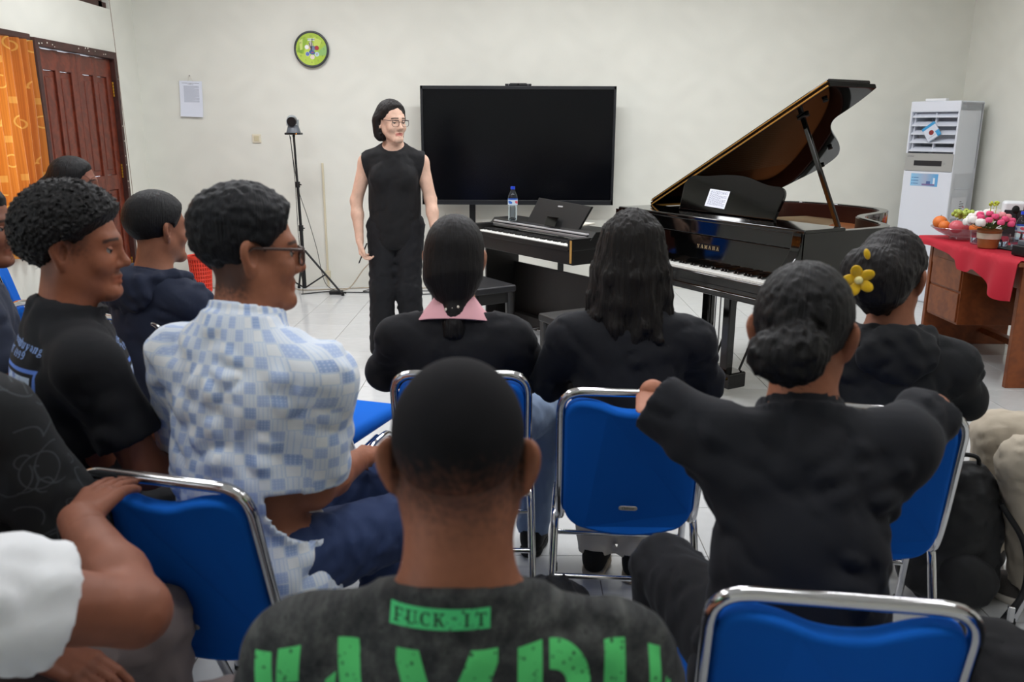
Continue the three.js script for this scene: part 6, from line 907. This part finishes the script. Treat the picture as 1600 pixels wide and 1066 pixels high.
// beige trousers at the right edge
person({ label: 'person in beige trousers and black top at the right edge', A: -62, headAz: -70, head: [1.93, 1.16, -2.26], lean: 6, sw: 0.175, skin: '#94604a', handFine: 0.0055, headFine: 0.006, fine: 0.011, wrL: [1.8, 0.6, -2.35], elL: [1.98, 0.7, -2.08], wrR: [1.76, 0.6, -2.5], knL: [1.53, 0.49, -2.34], anL: [1.62, 0.085, -2.36], knR: [1.58, 0.49, -2.58], anR: [1.6, 0.085, -2.6], footDir: [-0.6, 0, -0.7],
  top: { m: cloth('#111216'), sleeve: 1.95, t: 0.02, collarY: 0.48 }, bottom: { m: cloth('#b5aa98'), t: 0.02, fine: 0.01 }, shoe: cloth('#4a4644'), sole: mat('#c9c2b8', 0.7), hair: { t: 0.012, b: B_SHORT, nape: -0.08, fine: 0.006 } });
// black trousers at the lower right
person({ label: 'person in black trousers at the lower right corner, mostly out of view', A: -4, head: [1.03, 1.12, -1.0], lean: 6, sw: 0.175, skin: '#94604a', handFine: 0.0065, headFine: 0.006, fine: 0.012, top: { m: cloth('#111216'), sleeve: 1.9, t: 0.016, collar: 'tee' }, bottom: { m: cloth('#0c0d11'), t: 0.03, fine: 0.011 }, hair: { t: 0.012, b: B_SHORT, nape: -0.08, fine: 0.006 } });
{
  const black = cloth('#101114', { roughness: 0.7 });
  const bp = thing('backpack', 'black backpack slumped on the floor at right beside the chair leg', 'backpack', [1.39, 0, -2.42], -0.3);
  part('pack_body', sdBag([ell([0, 0.22, 0], [0.13, 0.2, 0.12]), ell([-0.02, 0.1, 0.02], [0.15, 0.1, 0.14], 0.05), ell([0.02, 0.36, 0], [0.08, 0.1, 0.08], 0.05)], 0.05, 0.009, 0.04, 0.008), black, bp);
  part('front_pocket', sdBag([ell([0.02, 0.12, 0.12], [0.09, 0.09, 0.05])], 0.02, 0.008, 0.03, 0.004), black, bp);
  part('strap', tube([[0.1, 0.36, 0.06], [0.17, 0.25, 0.09], [0.18, 0.12, 0.12], [0.12, 0.03, 0.17]], 0.01, 30, 6), black, bp);
  part('handle_loop', tube([[-0.03, 0.44, 0], [-0.02, 0.48, 0], [0.03, 0.48, 0], [0.04, 0.44, 0]], 0.007, 20, 6), black, bp);
  part('buckle', rb(0.02, 0.05, 0.01, 0.14, 0.06, 0.17, 0.003), MT.chrome, bp);
  const b2 = thing('backpack', 'black backpack on the floor between the front rows, behind the man in green print', 'backpack', [0.09, 0, -2.06], 0.2);
  part('pack_body', sdBag([ell([0, 0.12, 0], [0.14, 0.13, 0.12]), ell([0.05, 0.07, 0.03], [0.12, 0.08, 0.1], 0.05)], 0.05, 0.009, 0.04, 0.01), black, b2); part('strap', tube([[-0.08, 0.22, 0.05], [0.0, 0.26, 0.08], [0.1, 0.17, 0.12]], 0.01, 24, 6), black, b2);
  const gb = thing('grey_pouch', 'dark grey pouch with white underside beneath the empty chair', 'pouch', [-0.69, 0, -3.12], 0.3);
  part('pouch_body', sdBag([ell([0, 0.1, 0], [0.12, 0.065, 0.07]), ell([0.04, 0.12, 0], [0.07, 0.06, 0.06], 0.04)], 0.04, 0.008, 0.03, 0.003), mat('#46494a', 0.8), gb); part('pouch_base', sdBag([ell([0.02, 0.03, 0], [0.13, 0.05, 0.075])], 0.03, 0.008, 0.03, 0.002), mat('#c4ccd2', 0.7), gb);
  const mb = thing('maroon_bag', 'dark maroon bag standing on the floor beside the pink-collared woman', 'bag', [-0.42, 0, -2.93], 0.1);
  part('bag_body', sdBag([ell([0, 0.11, 0], [0.075, 0.12, 0.06]), ell([0, 0.05, 0], [0.085, 0.05, 0.07], 0.04)], 0.04, 0.008, 0.03, 0.004), mat('#5a1220', 0.6), mb); part('bag_handle', tube([[-0.04, 0.2, 0], [-0.03, 0.28, 0], [0.03, 0.28, 0], [0.04, 0.2, 0]], 0.006, 20, 6), mat('#2a0a10', 0.6), mb);
}
renderer.render(scene, camera);
